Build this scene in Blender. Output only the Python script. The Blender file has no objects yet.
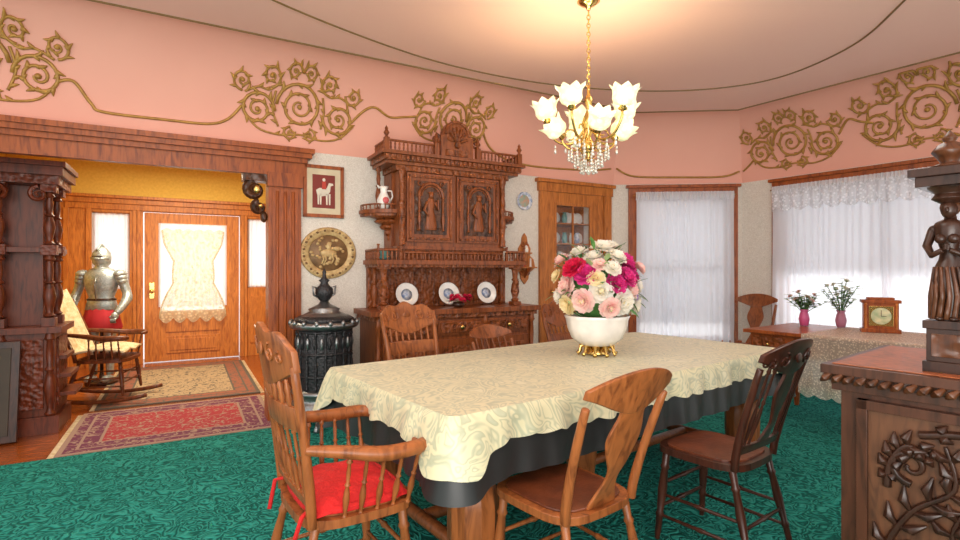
import bpy, math, random
from mathutils import Vector, Matrix
from math import sin, cos, pi, radians, sqrt
random.seed(7)
S = bpy.context.scene
S.view_settings.view_transform = 'Standard'

# ------------------------------------------------------------------ materials
def base(name):
    m = bpy.data.materials.new(name); m.use_nodes = True
    nt = m.node_tree; return m, nt, nt.nodes['Principled BSDF']
def N(nt, t, **k):
    n = nt.nodes.new(t)
    for a, v in k.items(): setattr(n, a, v)
    return n
def ramp(nt, stops, interp='LINEAR'):
    r = N(nt, 'ShaderNodeValToRGB'); r.color_ramp.interpolation = interp
    el = r.color_ramp.elements
    while len(el) < len(stops): el.new(.5)
    for e, (p, c) in zip(el, stops):
        e.position = p; e.color = (*c, 1)
    return r
def coords(nt, scale=(1, 1, 1)):
    tc = N(nt, 'ShaderNodeTexCoord'); mp = N(nt, 'ShaderNodeMapping')
    mp.inputs['Scale'].default_value = scale
    nt.links.new(tc.outputs['Object'], mp.inputs['Vector']); return mp.outputs['Vector']
def plain(name, col, rough=.5, metal=0, col2=None, nscale=8, bump=0, bscale=40, emis=None, coat=0, trans=0):
    m, nt, b = base(name)
    b.inputs['Base Color'].default_value = (*col, 1); b.inputs['Roughness'].default_value = rough
    b.inputs['Metallic'].default_value = metal; b.inputs['Coat Weight'].default_value = coat
    v = coords(nt)
    c2 = col2 or tuple(c*.82 for c in col)
    n = N(nt, 'ShaderNodeTexNoise'); n.inputs['Scale'].default_value = nscale; n.inputs['Detail'].default_value = 4
    nt.links.new(v, n.inputs['Vector'])
    r = ramp(nt, [(.35, col), (.68, c2)]); nt.links.new(n.outputs['Fac'], r.inputs['Fac'])
    nt.links.new(r.outputs['Color'], b.inputs['Base Color'])
    if bump:
        n2 = N(nt, 'ShaderNodeTexNoise'); n2.inputs['Scale'].default_value = bscale; nt.links.new(v, n2.inputs['Vector'])
        bp = N(nt, 'ShaderNodeBump'); bp.inputs['Strength'].default_value = bump; bp.inputs['Distance'].default_value = .02
        nt.links.new(n2.outputs['Fac'], bp.inputs['Height']); nt.links.new(bp.outputs['Normal'], b.inputs['Normal'])
    if emis:
        b.inputs['Emission Color'].default_value = (*emis[0], 1); b.inputs['Emission Strength'].default_value = emis[1]
    return m
def wood(name, c1, c2, sc=(14, 14, 2), rough=.38, carve=0, cscale=35, coat=.06):
    m, nt, b = base(name)
    v = coords(nt, sc)
    n = N(nt, 'ShaderNodeTexNoise'); n.inputs['Scale'].default_value = 2.2; n.inputs['Detail'].default_value = 6
    n.inputs['Distortion'].default_value = 1.2
    nt.links.new(v, n.inputs['Vector'])
    r = ramp(nt, [(.3, c2), (.52, c1), (.72, tuple(min(1, c*1.25) for c in c1))])
    nt.links.new(n.outputs['Fac'], r.inputs['Fac']); nt.links.new(r.outputs['Color'], b.inputs['Base Color'])
    b.inputs['Roughness'].default_value = rough; b.inputs['Coat Weight'].default_value = coat; b.inputs['Coat Roughness'].default_value = .2
    b.inputs['Specular IOR Level'].default_value = .35
    if carve:
        v2 = coords(nt)
        vo = N(nt, 'ShaderNodeTexVoronoi'); vo.inputs['Scale'].default_value = cscale; vo.feature = 'SMOOTH_F1'
        nn = N(nt, 'ShaderNodeTexNoise'); nn.inputs['Scale'].default_value = cscale*.5
        ad = N(nt, 'ShaderNodeMath', operation='ADD')
        nt.links.new(v2, vo.inputs['Vector']); nt.links.new(v2, nn.inputs['Vector'])
        nt.links.new(vo.outputs['Distance'], ad.inputs[0]); nt.links.new(nn.outputs['Fac'], ad.inputs[1])
        bp = N(nt, 'ShaderNodeBump'); bp.inputs['Strength'].default_value = carve; bp.inputs['Distance'].default_value = .02
        nt.links.new(ad.outputs[0], bp.inputs['Height']); nt.links.new(bp.outputs['Normal'], b.inputs['Normal'])
    return m
def sheer(name, col, transl=.6, transp=.12, pattern=None):
    m = bpy.data.materials.new(name); m.use_nodes = True; nt = m.node_tree; nt.nodes.clear()
    o = N(nt, 'ShaderNodeOutputMaterial'); d = N(nt, 'ShaderNodeBsdfDiffuse'); t = N(nt, 'ShaderNodeBsdfTranslucent'); tr = N(nt, 'ShaderNodeBsdfTransparent')
    d.inputs['Color'].default_value = (*col, 1); t.inputs['Color'].default_value = (*col, 1)
    a = N(nt, 'ShaderNodeMixShader'); a.inputs[0].default_value = transl
    nt.links.new(d.outputs[0], a.inputs[1]); nt.links.new(t.outputs[0], a.inputs[2])
    c = N(nt, 'ShaderNodeMixShader'); c.inputs[0].default_value = transp
    nt.links.new(a.outputs[0], c.inputs[1]); nt.links.new(tr.outputs[0], c.inputs[2]); nt.links.new(c.outputs[0], o.inputs['Surface'])
    if pattern:
        v = coords(nt); vo = N(nt, 'ShaderNodeTexVoronoi'); vo.inputs['Scale'].default_value = pattern
        nt.links.new(v, vo.inputs['Vector'])
        r = ramp(nt, [(.25, (transp*.3,)*3), (.5, (min(1, transp*2.2),)*3)]); nt.links.new(vo.outputs['Distance'], r.inputs['Fac'])
        nt.links.new(r.outputs['Color'], c.inputs[0])
    return m

W_ORANGE = wood('wood_golden_oak', (.48, .16, .033), (.29, .085, .015))
W_RED = wood('wood_red_mahogany', (.31, .073, .013), (.155, .030, .006))
W_HUTCH = wood('wood_hutch', (.235, .063, .015), (.11, .025, .006))
W_HCARV = wood('wood_hutch_carved', (.24, .065, .016), (.07, .018, .005), carve=1, cscale=30)
W_DARK = wood('wood_dark', (.055, .02, .010), (.018, .007, .004), rough=.3)
W_DCARV = wood('wood_dark_carved', (.085, .03, .012), (.02, .008, .004), rough=.3, carve=.8, cscale=22)
W_DOOR = wood('wood_front_door', (.54, .19, .035), (.36, .10, .018))
W_CHAIR = wood('wood_chair_oak', (.27, .084, .022), (.135, .037, .010))
W_CHAIR2 = wood('wood_chair_brown', (.23, .068, .019), (.11, .030, .009))
W_CHDK = wood('wood_chair_dark', (.052, .016, .009), (.022, .008, .005), rough=.28)
W_FLOOR = wood('wood_floor', (.30, .075, .015), (.17, .04, .010), sc=(3, 22, 3), rough=.22, coat=.4)
LEATHER = plain('leather_brown', (.16, .042, .014), .35, col2=(.08, .020, .008), bump=.1)
REDCUSH = plain('cushion_red', (.55, .006, .006), .8, bump=.3, bscale=60)
GOLD = plain('gilded_plaster', (.46, .25, .05), .45, .2, col2=(.32, .165, .03), nscale=20)
BRASS = plain('brass', (.75, .50, .16), .22, 1)
WHITEP = plain('white_porcelain', (.85, .82, .76), .2, coat=.5)
BLUEP = plain('porcelain_blue_pattern', (.75, .77, .78), .2, col2=(.18, .25, .45), nscale=30)
IRON = plain('cast_iron', (.04, .04, .043), .35, .5, bump=.5, bscale=60)
NICKEL = plain('nickel', (.30, .31, .31), .3, .9, bump=.3, bscale=50)
SILVER = plain('armor_steel', (.50, .55, .55), .38, .6, col2=(.30, .36, .36), nscale=30, bump=.3, bscale=90)
TEALP = plain('teal_glaze', (.12, .32, .30), .3)
YWALL = plain('yellow_wallpaper', (.86, .58, .12), .85, col2=(.76, .49, .09), nscale=30)
CREAM = plain('cream_fabric', (.74, .62, .40), .9, col2=(.56, .40, .20), nscale=25, bump=.4, bscale=60)
GREEN = plain('leaf_green', (.10, .27, .06), .55, col2=(.04, .13, .03), nscale=30)
LGREEN = plain('leaf_pale_green', (.36, .50, .22), .6)
CRYSTAL = plain('crystal', (.85, .82, .72), .05, .35, coat=1)

def pinkmat():
    m, nt, b = base('pink_plaster'); v = coords(nt)
    n = N(nt, 'ShaderNodeTexNoise'); n.inputs['Scale'].default_value = .9; n.inputs['Detail'].default_value = 3
    nt.links.new(v, n.inputs['Vector'])
    r = ramp(nt, [(.3, (.80, .41, .31)), (.7, (.76, .37, .28))]); nt.links.new(n.outputs['Fac'], r.inputs['Fac'])
    nt.links.new(r.outputs['Color'], b.inputs['Base Color']); b.inputs['Roughness'].default_value = .75
    return m
PINK = pinkmat()
CEIL = plain('ceiling_pale_pink', (.88, .555, .455), .75, col2=(.86, .53, .44), nscale=1)
def paper():
    m, nt, b = base('wallpaper_light'); v = coords(nt)
    vo = N(nt, 'ShaderNodeTexNoise'); vo.inputs['Scale'].default_value = 28; vo.inputs['Detail'].default_value = 2; vo.inputs['Distortion'].default_value = 2.5
    nt.links.new(v, vo.inputs['Vector'])
    r = ramp(nt, [(.42, (.74, .69, .61)), (.52, (.60, .55, .47)), (.60, (.76, .72, .64))]); nt.links.new(vo.outputs['Fac'], r.inputs['Fac'])
    nt.links.new(r.outputs['Color'], b.inputs['Base Color']); b.inputs['Roughness'].default_value = .8
    return m
PAPER = paper()
def carpet():
    m, nt, b = base('green_carpet'); v = coords(nt)
    n = N(nt, 'ShaderNodeTexNoise'); n.inputs['Scale'].default_value = 10; n.inputs['Detail'].default_value = 1.5; n.inputs['Distortion'].default_value = 1.4
    nt.links.new(v, n.inputs['Vector'])
    mu = N(nt, 'ShaderNodeMath', operation='MULTIPLY'); mu.inputs[1].default_value = 38; nt.links.new(n.outputs['Fac'], mu.inputs[0])
    si = N(nt, 'ShaderNodeMath', operation='SINE'); nt.links.new(mu.outputs[0], si.inputs[0])
    mr = N(nt, 'ShaderNodeMapRange'); mr.inputs[1].default_value = -1; nt.links.new(si.outputs[0], mr.inputs[0])
    r = ramp(nt, [(.1, (.006, .090, .072)), (.4, (.014, .205, .165)), (1, (.030, .265, .215))]); nt.links.new(mr.outputs[0], r.inputs['Fac'])
    nt.links.new(r.outputs['Color'], b.inputs['Base Color']); b.inputs['Roughness'].default_value = .95
    b.inputs['Specular IOR Level'].default_value = .1
    bp = N(nt, 'ShaderNodeBump'); bp.inputs['Strength'].default_value = .6; bp.inputs['Distance'].default_value = .02
    nt.links.new(mr.outputs[0], bp.inputs['Height']); nt.links.new(bp.outputs['Normal'], b.inputs['Normal'])
    return m
CARPET = carpet()
def damask():
    m, nt, b = base('damask_tablecloth'); v = coords(nt)
    n = N(nt, 'ShaderNodeTexNoise'); n.inputs['Scale'].default_value = 5.5; n.inputs['Detail'].default_value = 1.2; n.inputs['Distortion'].default_value = 2.6
    nt.links.new(v, n.inputs['Vector'])
    A, B_ = (.60, .56, .35), (.27, .31, .21)
    r = ramp(nt, [(.32, A), (.36, B_), (.41, A), (.47, A), (.50, B_), (.545, (.36, .40, .28)), (.57, A), (.62, A), (.66, B_), (.71, (.64, .61, .42))])
    nt.links.new(n.outputs['Fac'], r.inputs['Fac'])
    w = N(nt, 'ShaderNodeTexNoise'); w.inputs['Scale'].default_value = 60; nt.links.new(v, w.inputs['Vector'])
    mx = N(nt, 'ShaderNodeMix', data_type='RGBA'); mx.inputs[0].default_value = .35; mx.inputs[7].default_value = (.58, .56, .37, 1)
    nt.links.new(r.outputs['Color'], mx.inputs[6]); nt.links.new(mx.outputs[2], b.inputs['Base Color'])
    b.inputs['Roughness'].default_value = .40; b.inputs['Sheen Weight'].default_value = .15
    return m
DAMASK = damask()
UNDER = plain('dark_satin_undercloth', (.020, .022, .022), .4)
def rugmat(name, field, c2, border, hx, hy):
    m, nt, b = base(name); v = coords(nt)
    sp = N(nt, 'ShaderNodeSeparateXYZ'); nt.links.new(v, sp.inputs[0])
    def edge(o, h):
        a = N(nt, 'ShaderNodeMath', operation='ABSOLUTE'); nt.links.new(sp.outputs[o], a.inputs[0])
        s = N(nt, 'ShaderNodeMath', operation='SUBTRACT'); s.inputs[0].default_value = h; nt.links.new(a.outputs[0], s.inputs[1]); return s
    mn = N(nt, 'ShaderNodeMath', operation='MINIMUM'); nt.links.new(edge(0, hx).outputs[0], mn.inputs[0]); nt.links.new(edge(1, hy).outputs[0], mn.inputs[1])
    r = ramp(nt, [(0, c2), (.035, border), (.10, c2), (.12, border), (.22, c2), (.24, field)], 'CONSTANT'); nt.links.new(mn.outputs[0], r.inputs['Fac'])
    n = N(nt, 'ShaderNodeTexNoise'); n.inputs['Scale'].default_value = 16; n.inputs['Distortion'].default_value = 2; nt.links.new(v, n.inputs['Vector'])
    r2 = ramp(nt, [(.55, (0, 0, 0)), (.58, (1, 1, 1))]); nt.links.new(n.outputs['Fac'], r2.inputs['Fac'])
    mx = N(nt, 'ShaderNodeMix', data_type='RGBA'); mx.inputs[7].default_value = (*c2, 1)
    nt.links.new(r2.outputs['Color'], mx.inputs[0]); nt.links.new(r.outputs['Color'], mx.inputs[6])
    nt.links.new(mx.outputs[2], b.inputs['Base Color']); b.inputs['Roughness'].default_value = .95
    return m
CURT = sheer('sheer_white', (.86, .88, .93), .42, .15)
SHADE = sheer('roller_shade_linen', (.66, .66, .68), .30, 0)
LACE = sheer('lace_ivory', (.90, .86, .72), .5, .22, pattern=70)
LACEV = sheer('lace_valance_white', (.84, .85, .88), .3, .2, pattern=34)
LACEG = sheer('lace_crochet_cream', (.84, .76, .54), .3, .2, pattern=24)
def glassmat():
    m = bpy.data.materials.new('window_glass'); m.use_nodes = True; nt = m.node_tree; nt.nodes.clear()
    o = N(nt, 'ShaderNodeOutputMaterial'); g = N(nt, 'ShaderNodeBsdfGlossy'); t = N(nt, 'ShaderNodeBsdfTransparent'); x = N(nt, 'ShaderNodeMixShader')
    g.inputs['Roughness'].default_value = .03; x.inputs[0].default_value = .93
    nt.links.new(g.outputs[0], x.inputs[1]); nt.links.new(t.outputs[0], x.inputs[2]); nt.links.new(x.outputs[0], o.inputs['Surface'])
    return m
GLASS = glassmat()
def shadeglass():
    m, nt, b = base('lit_glass_shade'); b.inputs['Base Color'].default_value = (.9, .85, .6, 1); b.inputs['Roughness'].default_value = .3
    tc = N(nt, 'ShaderNodeTexCoord'); vo = N(nt, 'ShaderNodeTexVoronoi'); vo.inputs['Scale'].default_value = 26; nt.links.new(tc.outputs['Object'], vo.inputs['Vector'])
    r = ramp(nt, [(.1, (1, .97, .80)), (.6, (.52, .56, .24))]); nt.links.new(vo.outputs['Distance'], r.inputs['Fac'])
    nt.links.new(r.outputs['Color'], b.inputs['Emission Color']); b.inputs['Emission Strength'].default_value = .75
    return m
SHGLASS = shadeglass()

# ------------------------------------------------------------------ mesh builder
class Bd:
    def __init__(s): s.v = []; s.f = []; s.m = []; s.sm = []; s.mats = []; s.M = Matrix()
    def mi(s, m):
        if m not in s.mats: s.mats.append(m)
        return s.mats.index(m)
    def add(s, vs, fs, mat, smooth=False):
        o = len(s.v); i = s.mi(mat)
        s.v += [tuple(s.M @ Vector(v)) for v in vs]
        for f in fs: s.f.append([a+o for a in f]); s.m.append(i); s.sm.append(smooth)
    def box(s, x0, x1, y0, y1, z0, z1, mat):
        v = [(x0, y0, z0), (x1, y0, z0), (x1, y1, z0), (x0, y1, z0), (x0, y0, z1), (x1, y0, z1), (x1, y1, z1), (x0, y1, z1)]
        s.add(v, [(0, 3, 2, 1), (4, 5, 6, 7), (0, 1, 5, 4), (1, 2, 6, 5), (2, 3, 7, 6), (3, 0, 4, 7)], mat)
    def lathe(s, prof, c, mat, seg=16, sx=1, sy=1, rib=0, nrib=8):
        vs = []; fs = []; n = len(prof)
        for r, z in prof:
            for k in range(seg):
                a = 2*pi*k/seg; rr = r*(1+rib*cos(nrib*a))
                vs.append((c[0]+rr*cos(a)*sx, c[1]+rr*sin(a)*sy, c[2]+z))
        for i in range(n-1):
            for k in range(seg):
                k2 = (k+1) % seg; fs.append((i*seg+k, i*seg+k2, (i+1)*seg+k2, (i+1)*seg+k))
        if prof[0][0] > .0005: fs.append(tuple(reversed(range(seg))))
        if prof[-1][0] > .0005: fs.append(tuple((n-1)*seg+k for k in range(seg)))
        s.add(vs, fs, mat, True)
    def ax(s, p0, p1, prof, r, mat, seg=10):
        p0 = Vector(p0); p1 = Vector(p1); d = p1-p0; L = d.length
        q = d.to_track_quat('Z', 'Y').to_matrix().to_4x4(); M = s.M
        s.M = M @ Matrix.Translation(p0) @ q
        s.lathe([(rf*r, t*L) for t, rf in prof], (0, 0, 0), mat, seg); s.M = M
    def tube(s, pts, r, mat, seg=6, closed=False):
        pts = [Vector(p) for p in pts]; n = len(pts)
        R = list(r) if isinstance(r, (list, tuple)) else [r]*n
        while len(R) < n: R.append(R[-1])
        vs = []; fs = []; ref = None
        for i, p in enumerate(pts):
            if closed: t = pts[(i+1) % n]-pts[i-1]
            else: t = pts[min(i+1, n-1)]-pts[max(i-1, 0)]
            if t.length < 1e-9: t = Vector((0, 0, 1))
            t.normalize()
            if ref is None:
                ref = Vector((0, 0, 1)) if abs(t.z) < .9 else Vector((1, 0, 0))
            a = (ref-t*ref.dot(t))
            if a.length < 1e-6: a = t.orthogonal()
            a.normalize(); ref = a; b = t.cross(a)
            for k in range(seg):
                w = 2*pi*k/seg; vs.append(p+(a*cos(w)+b*sin(w))*R[i])
        for i in range(n if closed else n-1):
            j = (i+1) % n
            for k in range(seg):
                k2 = (k+1) % seg; fs.append((i*seg+k, i*seg+k2, j*seg+k2, j*seg+k))
        if not closed:
            fs.append(tuple(reversed(range(seg)))); fs.append(tuple((n-1)*seg+k for k in range(seg)))
        s.add(vs, fs, mat, True)
    def ell(s, c, r, mat, seg=12, rings=8):
        if not isinstance(r, (tuple, list)): r = (r, r, r)
        prof = [(max(1e-4, sin(pi*i/rings)), -cos(pi*i/rings)) for i in range(rings+1)]
        vs = []; fs = []
        for pr, pz in prof:
            for k in range(seg):
                a = 2*pi*k/seg; vs.append((c[0]+pr*cos(a)*r[0], c[1]+pr*sin(a)*r[1], c[2]+pz*r[2]))
        for i in range(rings):
            for k in range(seg):
                k2 = (k+1) % seg; fs.append((i*seg+k, i*seg+k2, (i+1)*seg+k2, (i+1)*seg+k))
        s.add(vs, fs, mat, True)
    def slab(s, fn, nu, nv, th, mat, smooth=True):
        th = Vector(th); A = [Vector(fn(i/nu, j/nv)) for j in range(nv+1) for i in range(nu+1)]
        n = len(A); vs = A+[a+th for a in A]; fs = []; w = nu+1
        for j in range(nv):
            for i in range(nu):
                a = j*w+i; q = (a, a+1, a+w+1, a+w); fs.append(q); fs.append(tuple(x+n for x in reversed(q)))
        for i in range(nu):
            a = i; fs.append((a+1, a, a+n, a+1+n)); a = nv*w+i; fs.append((a, a+1, a+1+n, a+n))
        for j in range(nv):
            a = j*w; fs.append((a, a+w, a+w+n, a+n)); a = j*w+nu; fs.append((a+w, a, a+n, a+w+n))
        s.add(vs, fs, mat, smooth)
    def surf(s, fn, nu, nv, mat, smooth=True):
        vs = [Vector(fn(i/nu, j/nv)) for j in range(nv+1) for i in range(nu+1)]; w = nu+1
        s.add(vs, [(j*w+i, j*w+i+1, (j+1)*w+i+1, (j+1)*w+i) for j in range(nv) for i in range(nu)], mat, smooth)
    def prz(s, pts, z0, z1, mat):
        n = len(pts); vs = [(x, y, z0) for x, y in pts]+[(x, y, z1) for x, y in pts]
        s.add(vs, [tuple(reversed(range(n))), tuple(range(n, 2*n))]+[(i, (i+1) % n, (i+1) % n+n, i+n) for i in range(n)], mat)
    def pry(s, pts, y0, y1, mat):
        n = len(pts); vs = [(x, y0, z) for x, z in pts]+[(x, y1, z) for x, z in pts]
        s.add(vs, [tuple(range(n)), tuple(reversed(range(n, 2*n)))]+[((i+1) % n, i, i+n, (i+1) % n+n) for i in range(n)], mat)
    def done(s, name, M=None, bevel=0, parent=None):
        me = bpy.data.meshes.new(name); me.from_pydata(s.v, [], s.f)
        for m in s.mats: me.materials.append(m)
        me.polygons.foreach_set('material_index', s.m); me.polygons.foreach_set('use_smooth', s.sm); me.update()
        o = bpy.data.objects.new(name, me); S.collection.objects.link(o)
        if parent: o.parent = parent
        elif M is not None: o.matrix_world = M
        if bevel:
            md = o.modifiers.new('bev', 'BEVEL'); md.width = bevel; md.segments = 2; md.limit_method = 'ANGLE'; md.angle_limit = radians(55)
        return o
def FR(x, y, ang, z=0): return Matrix.Translation((x, y, z)) @ Matrix.Rotation(radians(ang), 4, 'Z')
F1 = FR(-1.60, 4.63, 29.5); F2 = FR(1.66, 6.47, -5); F3 = FR(3.19, 6.34, -55.4)
def at(F, x, y, z=0, rot=0): return F @ Matrix.Translation((x, y, z)) @ Matrix.Rotation(radians(rot), 4, 'Z')

BAL = [(0, .6), (.03, .95), (.06, .6), (.1, .5), (.2, .75), (.33, 1), (.45, .8), (.53, .5), (.56, .9), (.6, .5), (.75, .65), (.9, .5), (.93, .95), (.97, .7), (1, .7)]
SPIN = [(0, .6), (.15, .6), (.3, 1), (.5, .7), (.7, 1), (.85, .6), (1, .6)]
LEGP = [(0, .55), (.1, .7), (.25, .75), (.28, 1), (.31, .7), (.55, 1.05), (.78, .75), (.81, 1.05), (.84, .75), (1, .9)]
def spiral(cx, cy, r0, a0, turns, sgn=1, r1=.12, n=None):
    n = n or int(14*turns)+4; out = []
    for i in range(n+1):
        t = i/n; r = r0*((1-t)+t*r1); a = a0+sgn*2*pi*turns*t
        out.append((cx+r*cos(a), cy+r*sin(a)))
    return out
def catmull(P, n=8):
    P = [Vector(p) for p in P]; Q = [P[0]]+P+[P[-1]]; out = []
    for i in range(1, len(Q)-2):
        a, b, c, d = Q[i-1:i+3]
        for k in range(n):
            t = k/n; out.append(.5*((2*b)+(c-a)*t+(2*a-5*b+4*c-d)*t*t+(3*b-a-3*c+d)*t**3))
    out.append(P[-1]); return out
def arcpts(cx, cz, r, a0, a1, n=12): return [(cx+r*cos(a0+(a1-a0)*i/n), cz+r*sin(a0+(a1-a0)*i/n)) for i in range(n+1)]
def relief(b, pts, y, r, mat, taper=True, seg=5):
    n = len(pts); b.tube([(x, y, z) for x, z in pts], [r*(1-.55*i/n) if taper else r for i in range(n)], mat, seg)

# ------------------------------------------------------------------ room shell
ZC = 3.1; ZP = 2.36; CD = .5
b = Bd(); b.box(-3.2, 2.0, -.28, 4.2, -.05, 0, W_FLOOR)
b.done('floor_hall', F1)
b = Bd()
e = [F1 @ Vector((-4.4, -.28, 0)), F1 @ Vector((2.0, -.28, 0)), F1 @ Vector((2.0, .05, 0)), F1 @ Vector((3.75, .05, 0)), F2 @ Vector((1.56, .05, 0)), F3 @ Vector((4.6, .05, 0)), Vector((5.2, -1.6, 0)), Vector((-4.9, -1.6, 0))]
b.prz([(p.x, p.y) for p in reversed(e)], -.05, .012, CARPET); b.done('floor')
b = Bd()
T = .12
b.box(-4.2, -2.75, 0, T, 0, ZP, PAPER)
b.box(-2.75, -.05, .02, T-.01, 2.14, ZP+.02, W_RED)
b.box(-.05, 2.81, 0, T, 0, ZP, PAPER)
b.box(2.81, 3.37, 0, T, 0, 1.38, PAPER); b.box(2.81, 3.37, 0, T, 2.08, ZP, PAPER); b.box(3.37, 3.76, 0, T, 0, ZP, PAPER)
b.box(-4.2, 3.76, 0, T, ZP, 3.2, PINK)
b.done('wall_left', F1)
b = Bd()
b.box(-.02, .28, 0, T, 0, ZP, PAPER); b.box(1.38, 1.56, 0, T, 0, ZP, PAPER); b.box(.28, 1.38, 0, T, 0, .45, PAPER); b.box(.28, 1.38, 0, T, 2.2, ZP, PAPER); b.box(0, 1.56, 0, T, ZP, 3.2, PINK)
b.done('wall_back', F2)
b = Bd()
b.box(0, .47, 0, T, 0, ZP, PAPER); b.box(2.4, 4.6, 0, T, 0, ZP, PAPER); b.box(.47, 2.4, 0, T, 0, .45, PAPER); b.box(.47, 2.4, 0, T, 2.2, ZP, PAPER); b.box(0, 4.6, 0, T, ZP, 3.2, PINK)
b.done('wall_right', F3)
base_pts = [F1 @ Vector((-4.2, 0, 0)), Vector((1.66, 6.47, 0)), Vector((3.19, 6.34, 0)), F3 @ Vector((4.6, 0, 0))]
def miter(P):
    out = []; ns = []
    for i in range(len(P)-1):
        d = (P[i+1]-P[i]).normalized(); ns.append(Vector((d.y, -d.x, 0)))
    for i in range(len(P)):
        if i == 0: out.append(ns[0])
        elif i == len(P)-1: out.append(ns[-1])
        else:
            m = (ns[i-1]+ns[i]).normalized(); out.append(m/m.dot(ns[i]))
    return out
MT = miter(base_pts)
def off(d, z): return [p+m*d+Vector((0, 0, z)) for p, m in zip(base_pts, MT)]
b = Bd(); n = 12; vs = []
for j in range(n+1):
    th = pi/2*j/n; vs += off(CD*(1-cos(th)), ZP+(ZC-ZP)*sin(th))
for i in range(3):
    b.add([vs[j*4+i] for j in range(n+1)]+[vs[j*4+i+1] for j in range(n+1)], [(j, j+n+1, j+n+2, j+1) for j in range(n)], PINK, True)
b.done('ceiling_cove')
b = Bd(); q = off(CD, ZC)
pl = [(p.x, p.y) for p in q]+[(5.2, -1.6), (-4.9, -1.6)]
b.prz(list(reversed(pl)), ZC, ZC+.08, CEIL); b.done('ceiling')
BEAD = plain('aged_gold_bead', (.26, .15, .05), .5, .3)
b = Bd()
o1 = off(CD+.03, ZC-.004)
b.tube(o1, .008, BEAD, 6)
inner = catmull([(-2.6, .6, 0), (-2.3, 1.8, 0), (-1.9, 2.6, 0), (-1.37, 3.47, 0), (-.65, 4.25, 0), (0, 4.72, 0), (.78, 5.06, 0), (1.7, 5.22, 0), (2.4, 5.12, 0), (2.82, 4.8, 0), (2.98, 4.16, 0), (2.83, 3.47, 0), (2.5, 2.5, 0), (2.3, 1, 0)], 8)
b.tube([p+Vector((0, 0, ZC-.004)) for p in inner], .007, BEAD, 6)
b.done('trim_ceiling_bead')

def cv(F, s, z, o=.008):
    z = max(ZP+.005, min(ZC-.012, z)); th = math.asin(min(1, (z-ZP)/(ZC-ZP))); d = CD*(1-cos(th))
    return F @ Vector((s, -d-o*cos(th), z-o*sin(th)))
def leafs(b, F, pts, n, L, sgn, rr):
    m = len(pts)
    for i in range(n):
        k = int((i+.6)/(n+.5)*(m*.7)); x, y = pts[k]; x2, y2 = pts[k+1]
        tx, ty = x2-x, y2-y; l = sqrt(tx*tx+ty*ty) or 1; tx /= l; ty /= l
        nx, ny = -ty*sgn, tx*sgn; LL = L*(1-.45*i/n)
        P = []
        for t in (0, .3, .6, .85, 1):
            P.append(cv(F, x+tx*LL*t+nx*LL*.8*t*t, y+ty*LL*t+ny*LL*.8*t*t))
        b.tube(P, [rr*.6, rr*1.7, rr*1.6, rr*.9, rr*.3], GOLD, 5)
def orn(b, F, items, ox, oz, sc=1, mir=1, rr=.0125):
    for cx, cy, r, a0, tn, sg, nl in items:
        pts = spiral(cx, cy, r, a0, tn, sg, .16, int(22*tn))
        pts = [(ox+mir*x*sc, oz+y*sc) for x, y in pts]
        q = rr*min(1, .55+r*3)
        b.tube([cv(F, x, y) for x, y in pts], [q*(1.2-.45*i/len(pts)) for i in range(len(pts))], GOLD, 6)
        leafs(b, F, pts, nl+4, .062*sc*min(1, r/.1), -sg*mir, q*.8)
        leafs(b, F, pts[2:], nl+1, .036*sc*min(1, r/.1), sg*mir, q*.7)
        c = cv(F, ox+mir*cx*sc, oz+cy*sc); b.ell(c, (.022*sc*min(1, r/.09),)*3, GOLD, 8, 5)
    for P in (((-.46, .20, 0), (-.34, .05, 0), (-.16, .01, 0), (.02, .03, 0), (.2, .0, 0), (.36, .04, 0), (.48, .16, 0)), ((-.44, .32, 0), (-.34, .37, 0), (-.25, .36, 0), (-.16, .43, 0)), ((.16, .43, 0), (.25, .37, 0), (.34, .38, 0), (.44, .33, 0)), ((-.17, .08, 0), (-.22, .22, 0), (-.20, .36, 0)), ((.19, .1, 0), (.21, .24, 0), (.19, .36, 0))):
        Q = [(ox+mir*p.x*sc, oz+p.y*sc) for p in catmull(P, 5)]
        b.tube([cv(F, x, y) for x, y in Q], rr*.8, GOLD, 6); leafs(b, F, Q, 3, .05*sc, mir, rr*.7)
BIG = [(0, .26, .19, pi, 2.3, -1, 5), (-.34, .20, .14, 0, 2.0, 1, 4), (.34, .20, .14, pi, 2.0, 1, 4), (-.46, .40, .075, -pi/2, 1.5, -1, 2), (-.24, .46, .08, -pi/2, 1.6, 1, 3),
       (.24, .46, .08, -pi/2, 1.6, -1, 3), (.46, .40, .075, pi, 1.5, 1, 2), (-.07, .03, .06, pi/2, 1.5, 1, 2), (.09, .03, .06, pi/2, 1.5, -1, 2), (-.06, .51, .06, 0, 1.5, 1, 2), (.07, .51, .06, pi, 1.5, -1, 2)]
b = Bd()
orn(b, F1, BIG, -.02, 2.47, 1.0)
orn(b, F1, BIG[:7], 1.45, 2.60, .85, -1)
orn(b, F1, BIG, -2.14, 2.48, 1.0, -1)
orn(b, F3, BIG, .60, 2.47, 1.0)
orn(b, F3, BIG, 1.80, 2.50, 1.1, -1)
def ln(F, P):
    P = catmull([(x, z, 0) for x, z in P], 6); return [cv(F, p.x, p.y) for p in P]
b.tube(ln(F1, [(-1.70, 2.66), (-1.6, 2.68), (-1.5, 2.54), (-1.42, 2.49), (-1.0, 2.49), (-.72, 2.5), (-.58, 2.56), (-.48, 2.68)]), .012, GOLD, 6)
b.tube(ln(F1, [(.44, 2.66), (.55, 2.78), (.65, 2.82), (.8, 2.76), (.95, 2.78), (1.07, 2.8)]), .012, GOLD, 6)
b.tube(ln(F1, [(1.82, 2.76), (1.95, 2.6), (2.2, 2.5), (2.6, 2.47), (3.3, 2.5), (3.68, 2.55)]), .012, GOLD, 6)
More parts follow.
